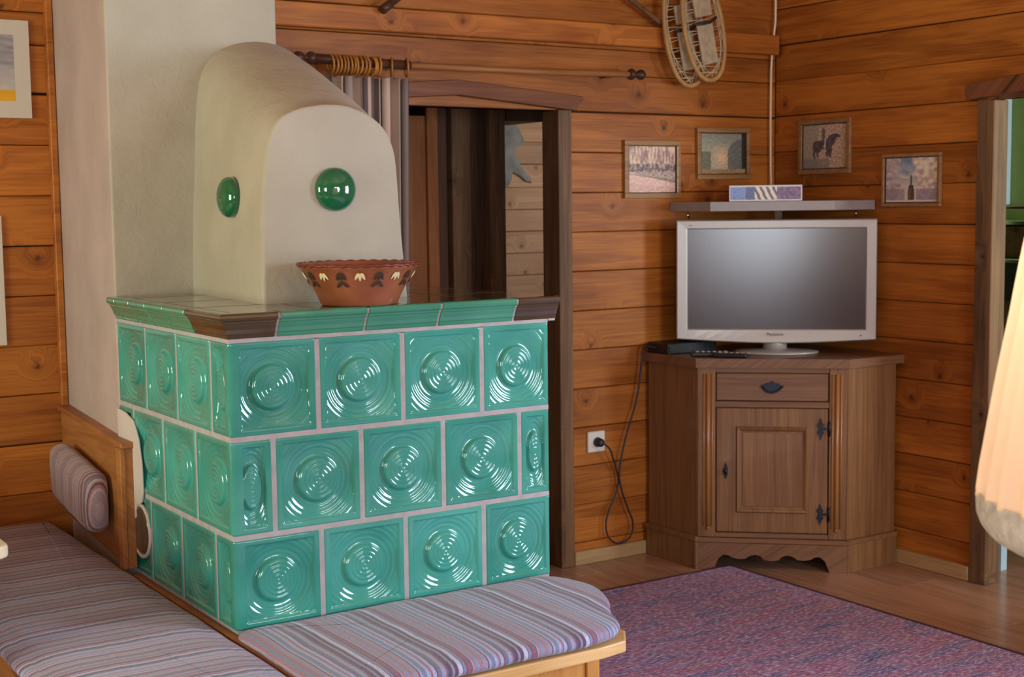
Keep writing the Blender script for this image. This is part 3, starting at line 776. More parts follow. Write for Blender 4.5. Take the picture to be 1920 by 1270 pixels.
mb = MB(); mb.add(vs, fs, True); 
# front face as quads between mirrored sides
h2 = n//2
ff = [(i, n-1-i, n-2-i, i+1) for i in range(h2-1)]
if n % 2: ff.append((h2-1, n-h2, h2)) 
mb.f += ff; mb.smooth += [True]*len(ff)
hood = build(mb, 'hood', M['plaster'], st)
def boss(T, r=.054):
    return MB().lathe([(r, -.004), (r, .004)]+[(r*cos(a*pi/24), .004+r*.52*sin(a*pi/24)) for a in range(1, 12)]+[(0, .004+r*.52)], 40, T)
build(boss(frame((.384, YH0-.001, 1.482), (1, 0, 0), (0, 0, 1), (0, -1, 0))), 'glazed_boss', M['glaze_boss'], hood)
build(boss(frame((.198, .445, 1.466), (0, -1, 0), (0, 0, 1), (-1, 0, 0)), .052), 'glazed_boss', M['glaze_boss'], hood)

# ------------------------------------------------------------------ terracotta bowl
BC = Vector((.362, .062, 1.2062))
bo = thing('terracotta_bowl', 'round terracotta bowl painted with white and dark petals, on stove ledge', 'bowl', BC)
rp = [(.088, 0), (.092, .003), (.100, .022), (.112, .045), (.127, .070), (.139, .088), (.1415, .0895), (.143, .092), (.1435, .096), (.1415, .099), (.136, .0985), (.131, .090), (.118, .066), (.104, .042), (.092, .020), (.080, .008), (0, .006)]
build(MB().lathe([(0, .001)]+rp, 64, Matrix.Translation(BC)), 'body', M['terracotta'], bo)
mb = MB(); pts = []
for k in range(160):
    a = 2*pi*k/160; rr = .1425+.0012*sin(a*38); pts.append(BC+Vector((rr*cos(a), rr*sin(a), .0965+.0012*sin(a*31+1))))
mb.tube(pts, .0042, 8, closed=True); build(mb, 'rim', M['rim'], bo)
def petal(a, z, rot, L, w):
    """small raised slip petal on the bowl wall"""
    ca, sa = cos(a), sin(a); L *= 1.25; w *= 1.25
    rr = .088+(z-0)*.575+.0016
    O = BC+Vector((rr*ca, rr*sa, z)); t_ = Vector((-sa, ca, 0)); up = Vector((ca*.5, sa*.5, .86)).normalized(); nn = t_.cross(up).normalized()
    X = t_*cos(rot)+up*sin(rot); Y = up*cos(rot)-t_*sin(rot)
    T = frame(O, X, Y, nn if nn.dot(Vector((ca, sa, 0))) > 0 else -nn)
    return [T @ Vector((w*cos(q)*(1+.3*sin(q)), L*sin(q), .0)) for q in [2*pi*k/12 for k in range(12)]]+[T @ Vector((0, 0, .0014))]
base_a = math.atan2(CAM.y-BC.y, CAM.x-BC.x)
mw_, md_ = MB(), MB()
for k in range(18):
    mw_, md_ = MB(), MB()
    a = base_a+(k-9)*2*pi/18+.02
    if k % 2:
        for q in (-1, 0, 1):
            vs = petal(a+q*.055, .070-abs(q)*-.002, q*.45, .0085, .0030); mw_.add(vs, [(i, (i+1) % 12, 12) for i in range(12)])
    else:
        for q in (-1, 0, 1):
            vs = petal(a+q*.05, .072, q*.4, .0095, .0035); md_.add(vs, [(i, (i+1) % 12, 12) for i in range(12)])
        for q in (-1, 1):
            vs = petal(a+q*.06, .053, q*.7, .009, .0034); md_.add(vs, [(i, (i+1) % 12, 12) for i in range(12)])
    build(mw_ if k % 2 else md_, 'painted_flower', M['paint_white'] if k % 2 else M['paint_dark'], bo)['label'] = 'cream petals' if k % 2 else 'dark petals'


# ------------------------------------------------------------------ benches and cushions
def pad(outline, z0, z1, rad, mat, name, parent=None, crown=.006, sag=None, at=None, T=None):
    """stuffed cushion from a plan outline (counter clockwise)"""
    P = [Vector((x, y)) for x, y in outline]
    # resample
    Q = []
    for i in range(len(P)):
        a, b = P[i], P[(i+1) % len(P)]; k = max(1, int((b-a).length/.02))
        for j in range(k): Q.append(a+(b-a)*j/k)
    for _ in range(3): Q = [(Q[i-1]+Q[i]*2+Q[(i+1) % len(Q)])/4 for i in range(len(Q))]
    n = len(Q); c = sum(Q, Vector((0, 0)))/n
    nor = []
    for i in range(n):
        t_ = (Q[(i+1) % n]-Q[i-1]).normalized(); nor.append(Vector((t_.y, -t_.x)))
    L = []
    for k in range(9):
        a = -pi/2*.8+(pi*.9)*k/8
        zz = (z0+z1)/2+sin(a)*(z1-z0)/2; ins = rad*(1-cos(a))
        L.append([Vector((*(Q[i]-nor[i]*ins), zz)) for i in range(n)])
    top = L[-1]
    for s_, cr in ((.93, .5), (.82, .8), (.6, 1.), (.3, 1.05)):
        L.append([Vector((*(c+(Vector((p.x, p.y))-c)*s_), z1+crown*cr-(.001))) for p in top])
    vs = [v for l in L for v in l]; vs = [Vector((v.x, v.y, v.z+mn.noise(Vector((v.x*9, v.y*9, 0)))*.003)) for v in vs]
    vs.append(Vector((c.x, c.y, z1+crown)))
    fs = [(l*n+i, l*n+(i+1) % n, (l+1)*n+(i+1) % n, (l+1)*n+i) for l in range(len(L)-1) for i in range(n)]
    fs += [((len(L)-1)*n+i, (len(L)-1)*n+(i+1) % n, len(L)*n) for i in range(n)]
    fs.append(tuple(range(n))[::-1])
    if T is not None: vs = [T @ v for v in vs]
    mb = MB().add(vs, fs, True)
    return build(mb, name, mat, parent, at=at)
fb = thing('stove_bench', 'light pine bench built in front of the green stove', 'bench', (.4, -.3, 0))
bout = [(.0, -.50), (.66, -.50), (.735, -.49), (.78, -.43), (.79, -.36), (.845, -.29), (.875, -.20), (.875, -.08), (.84, -.015), (.0, -.015)]
build(MB().prism(bout, .424, .452), 'seat_board', M['pine'], fb, .004, at=(.4, -.3, .44))
build(MB().box(.63, .665, -.485, -.46, 0, .424, c=.002), 'leg', M['pine_v'], fb, at=(.65, -.47, .2))
build(MB().box(.02, .055, -.485, -.46, 0, .424, c=.002), 'leg', M['pine_v'], fb, at=(.04, -.47, .2))
build(MB().box(.62, .655, -.12, -.09, 0, .424, c=.002), 'leg', M['pine_v'], fb, at=(.64, -.1, .2))
build(MB().box(.055, .63, -.478, -.462, .03, .424, c=.002), 'front_panel', M['pine_v'], fb, at=(.4, -.47, .2))
fc = pad([(-.012, -.505), (.64, -.505), (.72, -.485), (.765, -.435), (.785, -.365), (.845, -.29), (.885, -.20), (.885, -.10), (.86, -.03), (.78, -.006), (-.012, -.006)], .453, .490, .030, M['stripes_x'], 'bench_cushion', at=(.4, -.25, .47), crown=.008)
tag(fc, 'striped blue and mauve seat cushion on bench in front of the tiled stove', 'cushion', 'striped bench cushions')
sb = thing('side_bench', 'brown wooden side bench running left of the tiled stove', 'bench', (-.23, .4, 0))
build(MB().box(-.455, -.02, -1.0, 1.50, .424, .450, c=.003), 'seat_board', M['panel_pine'], sb, at=(-.23, .3, .44))
build(MB().box(-.44, -.42, -.9, 1.48, 0.02, .424, c=.003), 'side_panel', M['panel_pine'], sb, at=(-.43, .3, .2))
build(MB().box(-.019, -.001, -.02, .66, .40, .474, c=.002), 'base_lath', M['panel_pine'], st, at=(-.01, .1, .44))
build(MB().box(-.019, -.001, -.52, -.02, .424, .474, c=.002), 'edge_lath', M['panel_pine'], fb, at=(-.01, -.3, .44))
sc_ = pad([(-.475, -1.0), (-.026, -1.0), (-.026, .80), (-.026, 1.42), (-.475, 1.42)], .451, .486, .034, M['stripes_y'], 'bench_cushion', at=(-.25, .2, .47), crown=.010)
tag(sc_, 'long striped mauve seat cushion running left of the stove to the plank wall', 'cushion', 'striped bench cushions')
# wooden panel on the chimney flank + hanging back pad
pn = thing('backrest_panel', 'brown wooden backrest panel with a cap rail against chimney flank', 'panel', (-.02, 1.0, .45))
pts = [(-.030, .668), (-.004, .668), (.066, 1.50), (.040, 1.50)]
build(MB().prism(pts, .488, .812), 'board', M['panel_pine'], pn, .002)
build(MB().prism([(-.040, .660), (-.003, .660), (.066, 1.50), (.030, 1.50)], .812, .828), 'cap_rail', M['panel_pine'], pn, .003)
build(MB().box(-.042, -.028, .664, .70, .488, .812, c=.002), 'edge_post', M['panel_pine'], pn)
dirp = Vector((.07, .832, 0)).normalized(); Tp = frame(Vector((-.042, .70, 0)), dirp, (0, 0, 1), Vector((-dirp.y, dirp.x, 0)))
bp_ = pad([(.10, .560), (.60, .575), (.62, .72), (.60, .745), (.11, .725), (.09, .64)], -.002, .062, .022, M['stripes_pad'], 'back_cushion', crown=.01, T=Tp)
tag(bp_, 'small striped back cushion hanging on the wooden panel left of the stove', 'cushion')

# ------------------------------------------------------------------ table edge at far left
tb = thing('dining_table', 'cream table with a rounded corner, just entering at the left edge', 'table', (-.95, .6, 0))
rc = []
x0, x1, y0, y1, r_ = -1.45, -.484, .005, 1.15, .03
for cx, cy, a0 in ((x1-r_, y0+r_, -90), (x1-r_, y1-r_, 0), (x0+r_, y1-r_, 90), (x0+r_, y0+r_, 180)):
    for k in range(6): a = math.radians(a0+k*18); rc.append((cx+r_*cos(a), cy+r_*sin(a)))
build(MB().prism(rc, .722, .750), 'tabletop', M['cream'], tb, .006)
for xx in (-1.38, -.60):
    for yy in (.10, 1.06): build(MB().box(xx-.03, xx+.03, yy-.03, yy+.03, 0, .722, c=.003), 'leg', M['cream'], tb)

# ------------------------------------------------------------------ rug
rx0, rx1, ry0, ry1 = .93, 2.53, -2.6, 1.145
rg = thing('rug', 'purple and red flecked rug with a dark bound edge on the floor', 'rug', (1.7, -.6, 0))
mb = MB()
def rf(u, v):
    x = rx0+.02+(rx1-rx0-.04)*u; y = ry0+.02+(ry1-ry0-.04)*v
    return (x, y, .011+mn.noise(Vector((x*3, y*3, 0)))*.0015)
mb.grid(rf, 60, 120); build(mb, 'pile', M['rug'], rg)
mb = MB().box(rx0, rx1, ry0, ry0+.022, 0, .011).box(rx0, rx1, ry1-.022, ry1, 0, .011).box(rx0, rx0+.022, ry0+.022, ry1-.022, 0, .011).box(rx1-.022, rx1, ry0+.022, ry1-.022, 0, .011)
build(mb, 'binding', M['rug_edge'], rg, .003)

# ------------------------------------------------------------------ corner cabinet
A0 = Vector((2.41, 1.20, 0)); B0 = Vector((2.83, .815, 0)); UU = (B0-A0).normalized(); NN = Vector((-UU.y, UU.x, 0)); LW = (B0-A0).length
TD = frame(A0, UU, NN, (0, 0, 1))
cb = thing('corner_cabinet', 'brown oak corner cabinet with one drawer and one panelled door under the television', 'cabinet', (2.85, 1.25, 0))
def cbox(par, name, mat, u0, u1, d0, d1, z0, z1, c=.002, at=None):
    p = TD @ Vector(((u0+u1)/2, d0, (z0+z1)/2))
    mb = MB().box(-(u1-u0)/2, (u1-u0)/2, 0, d1-d0, -(z1-z0)/2, (z1-z0)/2, c=c)
    me = mb.mesh(name, mat); return link(name, me, p, (0, 0, math.atan2(UU.y, UU.x)), par)
e = .012
AI = A0+NN*e; BI = B0+NN*e
body = [(A0.x+.004, A0.y+.010), (B0.x+.012, B0.y+.002), (3.10, .817), (3.10, 1.505), (2.414, 1.505)]
i0 = TD @ Vector((.006, .016, 0)); i1 = TD @ Vector((LW-.006, .016, 0))
build(MB().prism([(i0.x, i0.y), (i1.x, i1.y), (3.10, .822), (3.10, 1.505), (2.417, 1.505)], .10, .80), 'carcass', M['gap'], cb)
def sidep(name, x0, x1, y0, y1, z0, z1, mat=None): return build(MB().box(x0, x1, y0, y1, z0, z1, c=.0015), name, mat or M['oak'], cb, at=((x0+x1)/2, (y0+y1)/2, (z0+z1)/2))
sidep('side_panel', 2.410, 2.417, 1.203, 1.505, .10, .80)
sidep('side_panel', 2.834, 3.10, .815, .822, .10, .80)
# front frame
cbox(cb, 'stile', M['oak'], 0, .068, 0, .016, .128, .80)
cbox(cb, 'stile', M['oak'], LW-.068, LW, 0, .016, .128, .80)
cbox(cb, 'rail', M['oak_h'], .068, LW-.068, 0.001, .016, .779, .80)
cbox(cb, 'rail', M['oak_h'], .068, LW-.068, 0.001, .016, .643, .667)
cbox(cb, 'rail', M['oak_h'], .068, LW-.068, 0.001, .016, .128, .147)
for u0 in (.039, LW-.039):
    for du, rr in ((-.016, .0045), (0, .0085), (.016, .0045)):
        mb = MB().tube([TD @ Vector((u0+du, .001, z)) for z in (.172, .45, .775)], rr, 10)
        build(mb, 'bead', M['oak_bead'], cb)
    build(MB().lathe([(0, .010), (.005, .008), (.008, 0)], 12, TD @ frame((u0, 0, .165), (1, 0, 0), (0, 0, 1), (0, -1, 0))), 'bead_knob', M['oak_bead'], cb)
dr = cbox(cb, 'drawer', M['oak_h'], .0715, LW-.0715, .003, .016, .6695, .7765, .003)
def hl(par, name, mb, mat=None): return build(mb, name, mat or M['iron'], par)
HT = TD @ frame((LW/2, .003, .723), (1, 0, 0), (0, 0, 1), (0, -1, 0))
mb = MB(); sh = [(-.048, .002), (-.040, .010), (-.030, .009), (-.026, .017), (-.014, .016), (0, .026), (.014, .016), (.026, .017), (.030, .009), (.040, .010), (.048, .002), (.034, -.006), (.022, -.018), (0, -.024), (-.022, -.018), (-.034, -.006)]
mb.prism(sh, 0, .003, HT); mb.tube([HT @ Vector(p) for p in [(-.034, .002, .003), (-.032, -.006, .014), (-.016, -.016, .018), (0, -.019, .019), (.016, -.016, .018), (.032, -.006, .014), (.034, .002, .003)]], .0032, 8)
hl(dr, 'drawer_pull', mb)
dn = cbox(cb, 'door', M['oak'], .0715, LW-.0715, .003, .016, .1495, .6405, .003)
def molding(u0, u1, z0, z1, w, h, par, name, mat, d=.003):
    mb = MB()
    P = [(0, 0), (w*.25, h), (w*.6, h*.7), (w*.8, h*.2), (w, 0)]
    vs = []
    for s_, hh_ in P:
        vs += [TD @ Vector(p) for p in ((u0+s_, d-hh_, z0+s_), (u1-s_, d-hh_, z0+s_), (u1-s_, d-hh_, z1-s_), (u0+s_, d-hh_, z1-s_))]
    fs = [(i*4+j, i*4+(j+1) % 4, (i+1)*4+(j+1) % 4, (i+1)*4+j) for i in range(4) for j in range(4)]
    return build(mb.add(vs, fs), name, mat, par)
molding(.147, .424, .228, .570, .022, .009, dn, 'panel_moulding', M['oak'])
cbox(dn, 'raised_panel', M['oak'], .172, .399, .0005, .004, .253, .545, .0015)
def hinge(z):
    H = TD @ frame((.470, .002, z), (1, 0, 0), (0, 0, 1), (0, -1, 0))
    mb = MB().prism([(-.014, -.016), (-.006, -.024), (0, -.044), (.007, -.024), (.014, -.014), (.008, -.006), (.026, -.004), (.026, .004), (.008, .006), (.014, .014), (.007, .024), (0, .044), (-.006, .024), (-.014, .016), (-.006, 0)], 0, .003, H)
    mb.tube([H @ Vector((.033, -.028, .003)), H @ Vector((.033, 0, .003)), H @ Vector((.033, .028, .003))], .0048, 8)
    return mb
hl(dn, 'hinge', hinge(.563)); hl(dn, 'hinge', hinge(.228))
KT = TD @ frame((.108, .003, .392), (1, 0, 0), (0, 0, 1), (0, -1, 0))
hl(dn, 'escutcheon', MB().prism([(0, -.034), (.006, -.022), (.009, -.008), (.009, .008), (.006, .022), (0, .034), (-.006, .022), (-.009, .008), (-.009, -.008), (-.006, -.022)], 0, .002, KT).lathe([(.004, .002), (.004, .008), (.007, .012), (.006, .016), (0, .018)], 12, KT, 1, 1.8))
# plinth with scalloped apron
PT = TD @ frame((0, -.012, 0), (1, 0, 0), (0, 0, 1), (0, -1, 0))
sc = [(-.012, 0), (.062, 0), (.070, .020), (.080, .045), (.100, .061), (.118, .060), (.134, .050), (.160, .045), (.186, .047), (.200, .058), (.222, .064), (.244, .058), (.256, .044), (LW/2, .040)]
ap = sc+[(LW-x, z) for x, z in sc[::-1][1:]]
build(MB().prism(ap+[(LW+.012, .108), (-.012, .108)], -.014, 0, PT), 'apron', M['oak_h'], cb, .001)
cbox(cb, 'base_moulding', M['oak_h'], -.014, LW+.014, -.018, 0, .108, .128, .005)
sidep('side_plinth', 2.396, 2.409, 1.192, 1.505, 0, .112); sidep('side_moulding', 2.391, 2.410, 1.190, 1.505, .112, .130)
sidep('side_plinth', 2.825, 3.10, .801, .814, 0, .112); sidep('side_moulding', 2.823, 3.10, .796, .815, .112, .130)
ov = .016
t0 = TD @ Vector((-.007, -ov, 0)); t1 = TD @ Vector((LW+.007, -ov, 0))
build(MB().prism([(2.410-ov, t0.y), (t0.x, t0.y), (t1.x, t1.y), (t1.x, .815-ov), (3.128, .815-ov), (3.128, YB-.003), (2.410-ov, YB-.003)][1:6]+[(2.410-ov, YB-.003), (2.410-ov, t0.y+.0)], .80, .835), 'top_board', M['oak_h'], cb, .008, 3)

# ------------------------------------------------------------------ television
tv = thing('television', 'silver flat screen television on an oval foot atop the oak cabinet', 'television', TD @ Vector((.30, .22, .835)), rot=math.atan2(UU.y, UU.x))
DT = .19
def tbox(u0, u1, d0, d1, z0, z1): return MB().box(u0, u1, d0, d1, z0, z1, TD)
u0, u1, z0, z1 = -.092, .692, .890, 1.368; s0, s1, q0, q1 = -.046, .648, .933, 1.331
mb = MB(); steps = [(u0, u1, z0, z1, DT+.05), (u0, u1, z0, z1, DT+.008), (u0+.004, u1-.004, z0+.004, z1-.004, DT), (s0-.004, s1+.004, q0-.004, q1+.004, DT+.001), (s0, s1, q0, q1, DT+.006), (s0, s1, q0, q1, DT+.02)]
nbow = 14
vs = []
for a, b, c, d_, dd in steps:
    ring = []
    for k in range(nbow+1):
        f_ = k/nbow; bow = .014*sin(pi*f_) if c < q0-.01 else 0
        ring.append((a+(b-a)*f_, dd-(bow*.6 if dd < DT+.03 else 0), c-bow))
    ring += [(b, dd, d_), (a, dd, d_)]; vs += [TD @ Vector(p) for p in ring]
nr = nbow+3
fs = [(i*nr+j, i*nr+(j+1) % nr, (i+1)*nr+(j+1) % nr, (i+1)*nr+j) for i in range(len(steps)-1) for j in range(nr)]
build(mb.add(vs, fs), 'bezel', M['silver'], tv, .0015)
build(tbox(s0-.002, s1+.002, DT+.006, DT+.012, q0-.002, q1+.002), 'screen', M['screen'], tv)
build(tbox(u0+.01, u1-.01, DT+.02, DT+.07, z0+.01, z1-.01), 'back_housing', M['black'], tv, .006)
build(tbox(.15, .45, DT+.07, DT+.10, .98, 1.27), 'back_housing', M['black'], tv, .01)
build(MB().tube([TD @ Vector((.300, DT+.055, .845)), TD @ Vector((.300, DT+.060, .90))], [.050, .046], 20), 'neck', M['silver'], tv)
build(MB().lathe([(0, 0), (.166, 0), (.170, .003), (.168, .007), (.150, .011), (.060, .016), (0, .017)], 48, TD @ Matrix.Translation((.303, DT+.035, .8355)), 1, .66), 'foot', M['silver'], tv)
LT = TD @ frame((.300, DT-.0105, .913), (1, 0, 0), (0, 0, 1), (0, -1, 0))
text('Panasonic', .017, LT, M['black'], tv, sx=1.)
text('VIERA', .007, TD @ frame((-.035, DT+.0008, 1.3465), (1, 0, 0), (0, 0, 1), (0, -1, 0)), M['iron'], tv)
build(MB().lathe([(0, .001), (.003, .0008), (.003, 0)], 12, TD @ frame((.632, DT-.002, .908), (1, 0, 0), (0, 0, 1), (0, -1, 0))), 'power_light', M['black'], tv)

# ------------------------------------------------------------------ things on the cabinet top
def remote(name, label, u, d, rz, L=.16, w=.045):
    t_ = thing(name, label, 'remote', TD @ Vector((u, d, .8355)), 'remotes lying before the television', math.atan2(UU.y, UU.x)+rz)
    T = mw(t_)
    build(MB().box(-L/2, L/2, -w/2, w/2, 0, .018, T), 'case', M['black'], t_, .005, 3)
    mb = MB()
    for i in range(6):
        for j in range(3): mb.box(-L/2+.02+i*.022, -L/2+.032+i*.022, -w/2+.008+j*.011, -w/2+.015+j*.011, .018, .0195, T)
    build(mb, 'buttons', M['silver'], t_); return t_
remote('remote_control', 'black remote lying left of the silver television foot', .050, .075, .12)
remote('remote_control', 'second black remote, nearest the silver television foot', .125, .030, -.15, .13, .04)
dc = thing('receiver_box', 'low black box on cabinet top, behind the television at left', 'box', (2.50, 1.43, .8355))
build(MB().box(2.402, 2.66, 1.37, 1.50, .8355, .878, c=.003), 'case', M['black'], dc)
build(MB().box(2.407, 2.422, 1.367, 1.37, .845, .868), 'display', M['iron'], dc)

# ------------------------------------------------------------------ corner shelf + photo box
sh = thing('corner_shelf', 'grey corner shelf mounted above the television', 'shelf', TD @ Vector((.28, .4, 1.42)))
P1 = TD @ Vector((.044, .15, 0)); P2 = TD @ Vector((.520, .15, 0))
build(MB().prism([(P1.x, P1.y), (P2.x, P2.y), (XR-.002, P2.y), (XR-.002, YB-.002), (P1.x, YB-.002)], 1.403, 1.440), 'board', M['grey_shelf'], sh, .001)
for p in [(P1.x+.02, 1.44, 1.40), (3.04, P2.y+.02, 1.40)]:
    build(MB().tube([p, (p[0], p[1], 1.385), (p[0]+.006, p[1], 1.375), (p[0]+.010, p[1], 1.383)], .0028, 8), 'hook', M['chrome'], sh)
build(MB().box(2.93, 2.952, 1.30, 1.322, 1.30, 1.403), 'bracket', M['chrome'], sh)
def painted(name, T, w, h, fn, par, nu=64, nv=64, mat=None):
    me = bpy.data.meshes.new(name); vs = []; cols = []
    for j in range(nv+1):
        for i in range(nu+1):
            u, v = i/nu, j/nv; vs.append(mw(par).inverted() @ T @ Vector(((u-.5)*w, (v-.5)*h, 0))); c = fn(u, v); cols.append(srgb(*[max(0, min(250, q*1.14+4)) for q in c]))
    fs = [(j*(nu+1)+i, j*(nu+1)+i+1, (j+1)*(nu+1)+i+1, (j+1)*(nu+1)+i) for j in range(nv) for i in range(nu)]
    me.from_pydata([tuple(v) for v in vs], [], fs); ca = me.color_attributes.new('paint', 'FLOAT_COLOR', 'POINT')
    for i, c in enumerate(cols): ca.data[i].color = c
    me.materials.append(mat or M['print']); o = bpy.data.objects.new(name, me); COL.objects.link(o); o.parent = par; return o
def nz(u, v, s=8, k=0): return mn.noise(Vector((u*s, v*s, k*7.3)))
def lerp(a, b, t_): t_ = max(0, min(1, t_)); return tuple(x+(y-x)*t_ for x, y in zip(a, b))
bx = thing('photo_box', 'slim silver edged box with a picture strip, standing on the grey shelf', 'box', TD @ Vector((.26, .22, 1.4405)))
build(MB().box(.117, .402, .20, .29, 1.4405, 1.504, TD), 'case', M['silver'], bx, .001)
def strip(u, v):
    n_ = nz(u*4, v, 6)*18
    if u < .22: c = (112, 134, 178)
    elif u < .35: c = (84, 96, 128)
    elif u < .66:
        w_ = sin((u*1.0+v*.09)*70); c = (222, 196, 176) if w_ > .25 else ((214, 222, 236) if w_ > -.1 else (92, 84, 84))
    else: c = lerp((74, 62, 96), (148, 108, 128), .5+nz(u*3, v*2, 8))
    return tuple(q+n_ for q in c)
painted('picture_strip', TD @ frame((.2595, .1995, 1.4722), (1, 0, 0), (0, 0, 1), (0, -1, 0)), .275, .050, strip, bx, 120, 12)

# ------------------------------------------------------------------ small framed pictures
def picture(name, label, C_, X, w, h, fn, tilt=0., fw=.020, glassgap=.006, mat=None, group='small framed pictures in the corner', board=False):
    X = Vector(X); Nn = X.cross(Vector((0, 0, 1))); 
    if Nn.dot(CAM-Vector(C_)) < 0: Nn = -Nn; X = -X
    X2 = X*cos(tilt)+Vector((0, 0, 1))*sin(tilt); Z2 = Vector((0, 0, 1))*cos(tilt)-X*sin(tilt)
    th = thing(name, label, 'picture', C_, group)
    T = frame(Vector(C_), X2, Z2, Nn)
    mb = MB(); D = .016
    for a, b, c, d_ in ((-w/2, w/2, h/2-fw, h/2), (-w/2, w/2, -h/2, -h/2+fw), (-w/2, -w/2+fw, -h/2+fw, h/2-fw), (w/2-fw, w/2, -h/2+fw, h/2-fw)):
        mb.box(a, b, c, d_, 0, D, T)
    if not board:
        build(mb, 'frame', mat or M['frame'], th, .003)
        fw2 = fw
        mi = MB()
        for a, b, c, d_ in ((-w/2+fw, w/2-fw, h/2-fw-.004, h/2-fw), (-w/2+fw, w/2-fw, -h/2+fw, -h/2+fw+.004), (-w/2+fw, -w/2+fw+.004, -h/2+fw, h/2-fw), (w/2-fw-.004, w/2-fw, -h/2+fw, h/2-fw)):
            mi.box(a, b, c, d_, 0, D-.005, T)
        build(mi, 'inner_slip', M['rod_dark'], th)
        painted('print', T @ Matrix.Translation((0, 0, .006)), w-2*fw-.004, h-2*fw-.004, fn, th)
    else:
        build(MB().box(-w/2, w/2, -h/2, h/2, 0, .012, T), 'mount', M['mat_white'], th, .001)
    return th, T
def p_fence(u, v):
    n_ = nz(u, v, 22)*26
    if v < .16-.10*(u-.5): c = (196, 158, 142)
    elif v < .40-.28*u+.06: c = (206, 170, 154)
    elif v < .44: c = lerp((118, 96, 84), (196, 176, 156), .5+nz(u, v*4, 16))
    elif v < .62: c = lerp((84, 70, 66), (176, 150, 138), .5+nz(u*2, v, 12, 1)*1.2)
    else: c = lerp((140, 112, 102), (208, 178, 152), .5+nz(u*3, v*.6, 9, 2)*1.4)
    if abs(v-(.46+.05*sin(u*3))) < .012 or abs(v-(.36-.16*(u-.3))) < .008: c = (104, 84, 78)
    return tuple(q+n_ for q in c)
def p_glow(u, v):
    d_ = hypot((u-.48)*1.2, (v-.38)*.9); c = lerp((216, 180, 138), (150, 152, 132), d_*2.6)
    if v > .65: c = lerp(c, (120, 126, 112), (v-.6)*2)
    if u > .6 and v < .6+.25*sin((u-.6)*6) and u < .92: c = lerp(c, (88, 94, 92), .75)
    if u < .22 and v < .55: c = lerp(c, (92, 92, 70), .7)
    if u > .91: c = (44, 40, 30)
    if v < .12: c = (150, 124, 84)
    n_ = nz(u, v, 20)*22; return tuple(q+n_ for q in c)
def p_horse(u, v):
    c = lerp((150, 128, 108), (196, 172, 150), .5+nz(u, v, 26)*1.5)
    if u < .35: c = lerp(c, (122, 128, 112), .5)
    el = lambda x, y, a_, b_, t_=0: hypot(((u-x)*cos(t_)+(v-y)*sin(t_))/a_, (-(u-x)*sin(t_)+(v-y)*cos(t_))/b_) < 1
    hrs = el(.46, .54, .22, .105, .15) or el(.33, .50, .11, .14) or el(.64, .62, .10, .15, -.5) or el(.76, .73, .10, .045, -.25) or el(.60, .44, .07, .15)
    for lx, l0 in ((.27, .22), (.35, .26), (.57, .26), (.64, .24)):
        hrs = hrs or (abs(u-lx-.02*sin(v*14)) < .020 and l0 < v < .5)
    if hrs: c = lerp((60, 50, 56), (92, 82, 88), .5+nz(u, v, 14))
    if el(.47, .78, .045, .14): c = (94, 94, 78)
    if abs(u-.50-.06*(v-.5)) < .018 and .46 < v < .68: c = (180, 174, 164)
    if v < .22 and u < .6: c = lerp(c, (110, 108, 106), .6)
    return tuple(q+nz(u, v, 40)*22 for q in c)
def p_chapel(u, v):
    c = lerp((196, 184, 168), (112, 128, 146), (v-.35)*2)
    if hypot(u-.38, (v-.88)) < .34: c = lerp((108, 128, 152), (200, 196, 186), hypot(u-.38, v-.88)*2.6+nz(u, v, 7)*.6)
    if u > .60+.08*nz(u, v, 5)-.1*(v-.5): c = lerp((164, 148, 150), (222, 206, 178), .5+nz(u, v, 11)*1.2+(v-.5)*.6)
    if u < .26+.1*nz(u, v, 6): c = lerp((148, 138, 140), (196, 182, 172), .5+nz(u, v, 12))
    if v < .30 and (u < .36 or u > .58): c = lerp(c, (128, 116, 132), .6)
    w_ = .068 if v < .30 else (.045 if v < .38 else .012)
    if abs(u-.49) < w_ and .06 < v < .60: c = (98, 78, 66) if v < .30 and abs(u-.515) > .018 else (70, 66, 60)
    if v < .06: c = (206, 194, 196)
    return tuple(q+nz(u, v, 30)*16 for q in c)
picture('framed_picture', 'small framed snowy fence scene, leftmost of the four corner pictures', (2.446, YB-.001, 1.574), (1, 0, 0), .290, .232, p_fence)
picture('framed_picture', 'small framed misty forest clearing with pale glow, left of the cable', (2.828, YB-.001, 1.641), (1, 0, 0), .293, .213, p_glow, .012)
picture('framed_picture', 'small framed picture of a dark horse, right of the corner cable', (XR-.001, 1.231, 1.663), (0, 1, 0), .290, .226, p_horse)
picture('framed_picture', 'small framed chapel spire under blue sky, rightmost corner picture', (XR-.001, .772, 1.516), (0, 1, 0), .290, .206, p_chapel, 0, .014)
def p_sail(u, v):
    if v < .16: c = (196, 146, 30)
    elif v < .5: c = lerp((170, 166, 160), (150, 146, 146), v*2)
    else: c = lerp((118, 116, 122), (146, 144, 150), .5+nz(u, v*3, 6))
    if hypot((u-.68)/.12, (v-.16)/.16) < 1 and v > .16: c = (62, 52, 50)
    return tuple(q+nz(u, v, 12)*10 for q in c)
def poster(cx, cz, w, h, label, fn, pw, ph, pz):
    th, T = picture('wall_print', label, (cx, YB-.001, cz), (1, 0, 0), w, h, fn, group=None, board=True)
    painted('print', T @ Matrix.Translation((0, pz, .0125)), pw, ph, fn, th)
poster(-.254, 1.869, .50, .296, 'white matted print with blue grey sky and yellow strip, upper left wall', p_sail, .404, .200, .003)
poster(-.39, 1.224, .56, .398, 'white matted print at left edge, the lower of two', p_sail, .42, .28, 0)

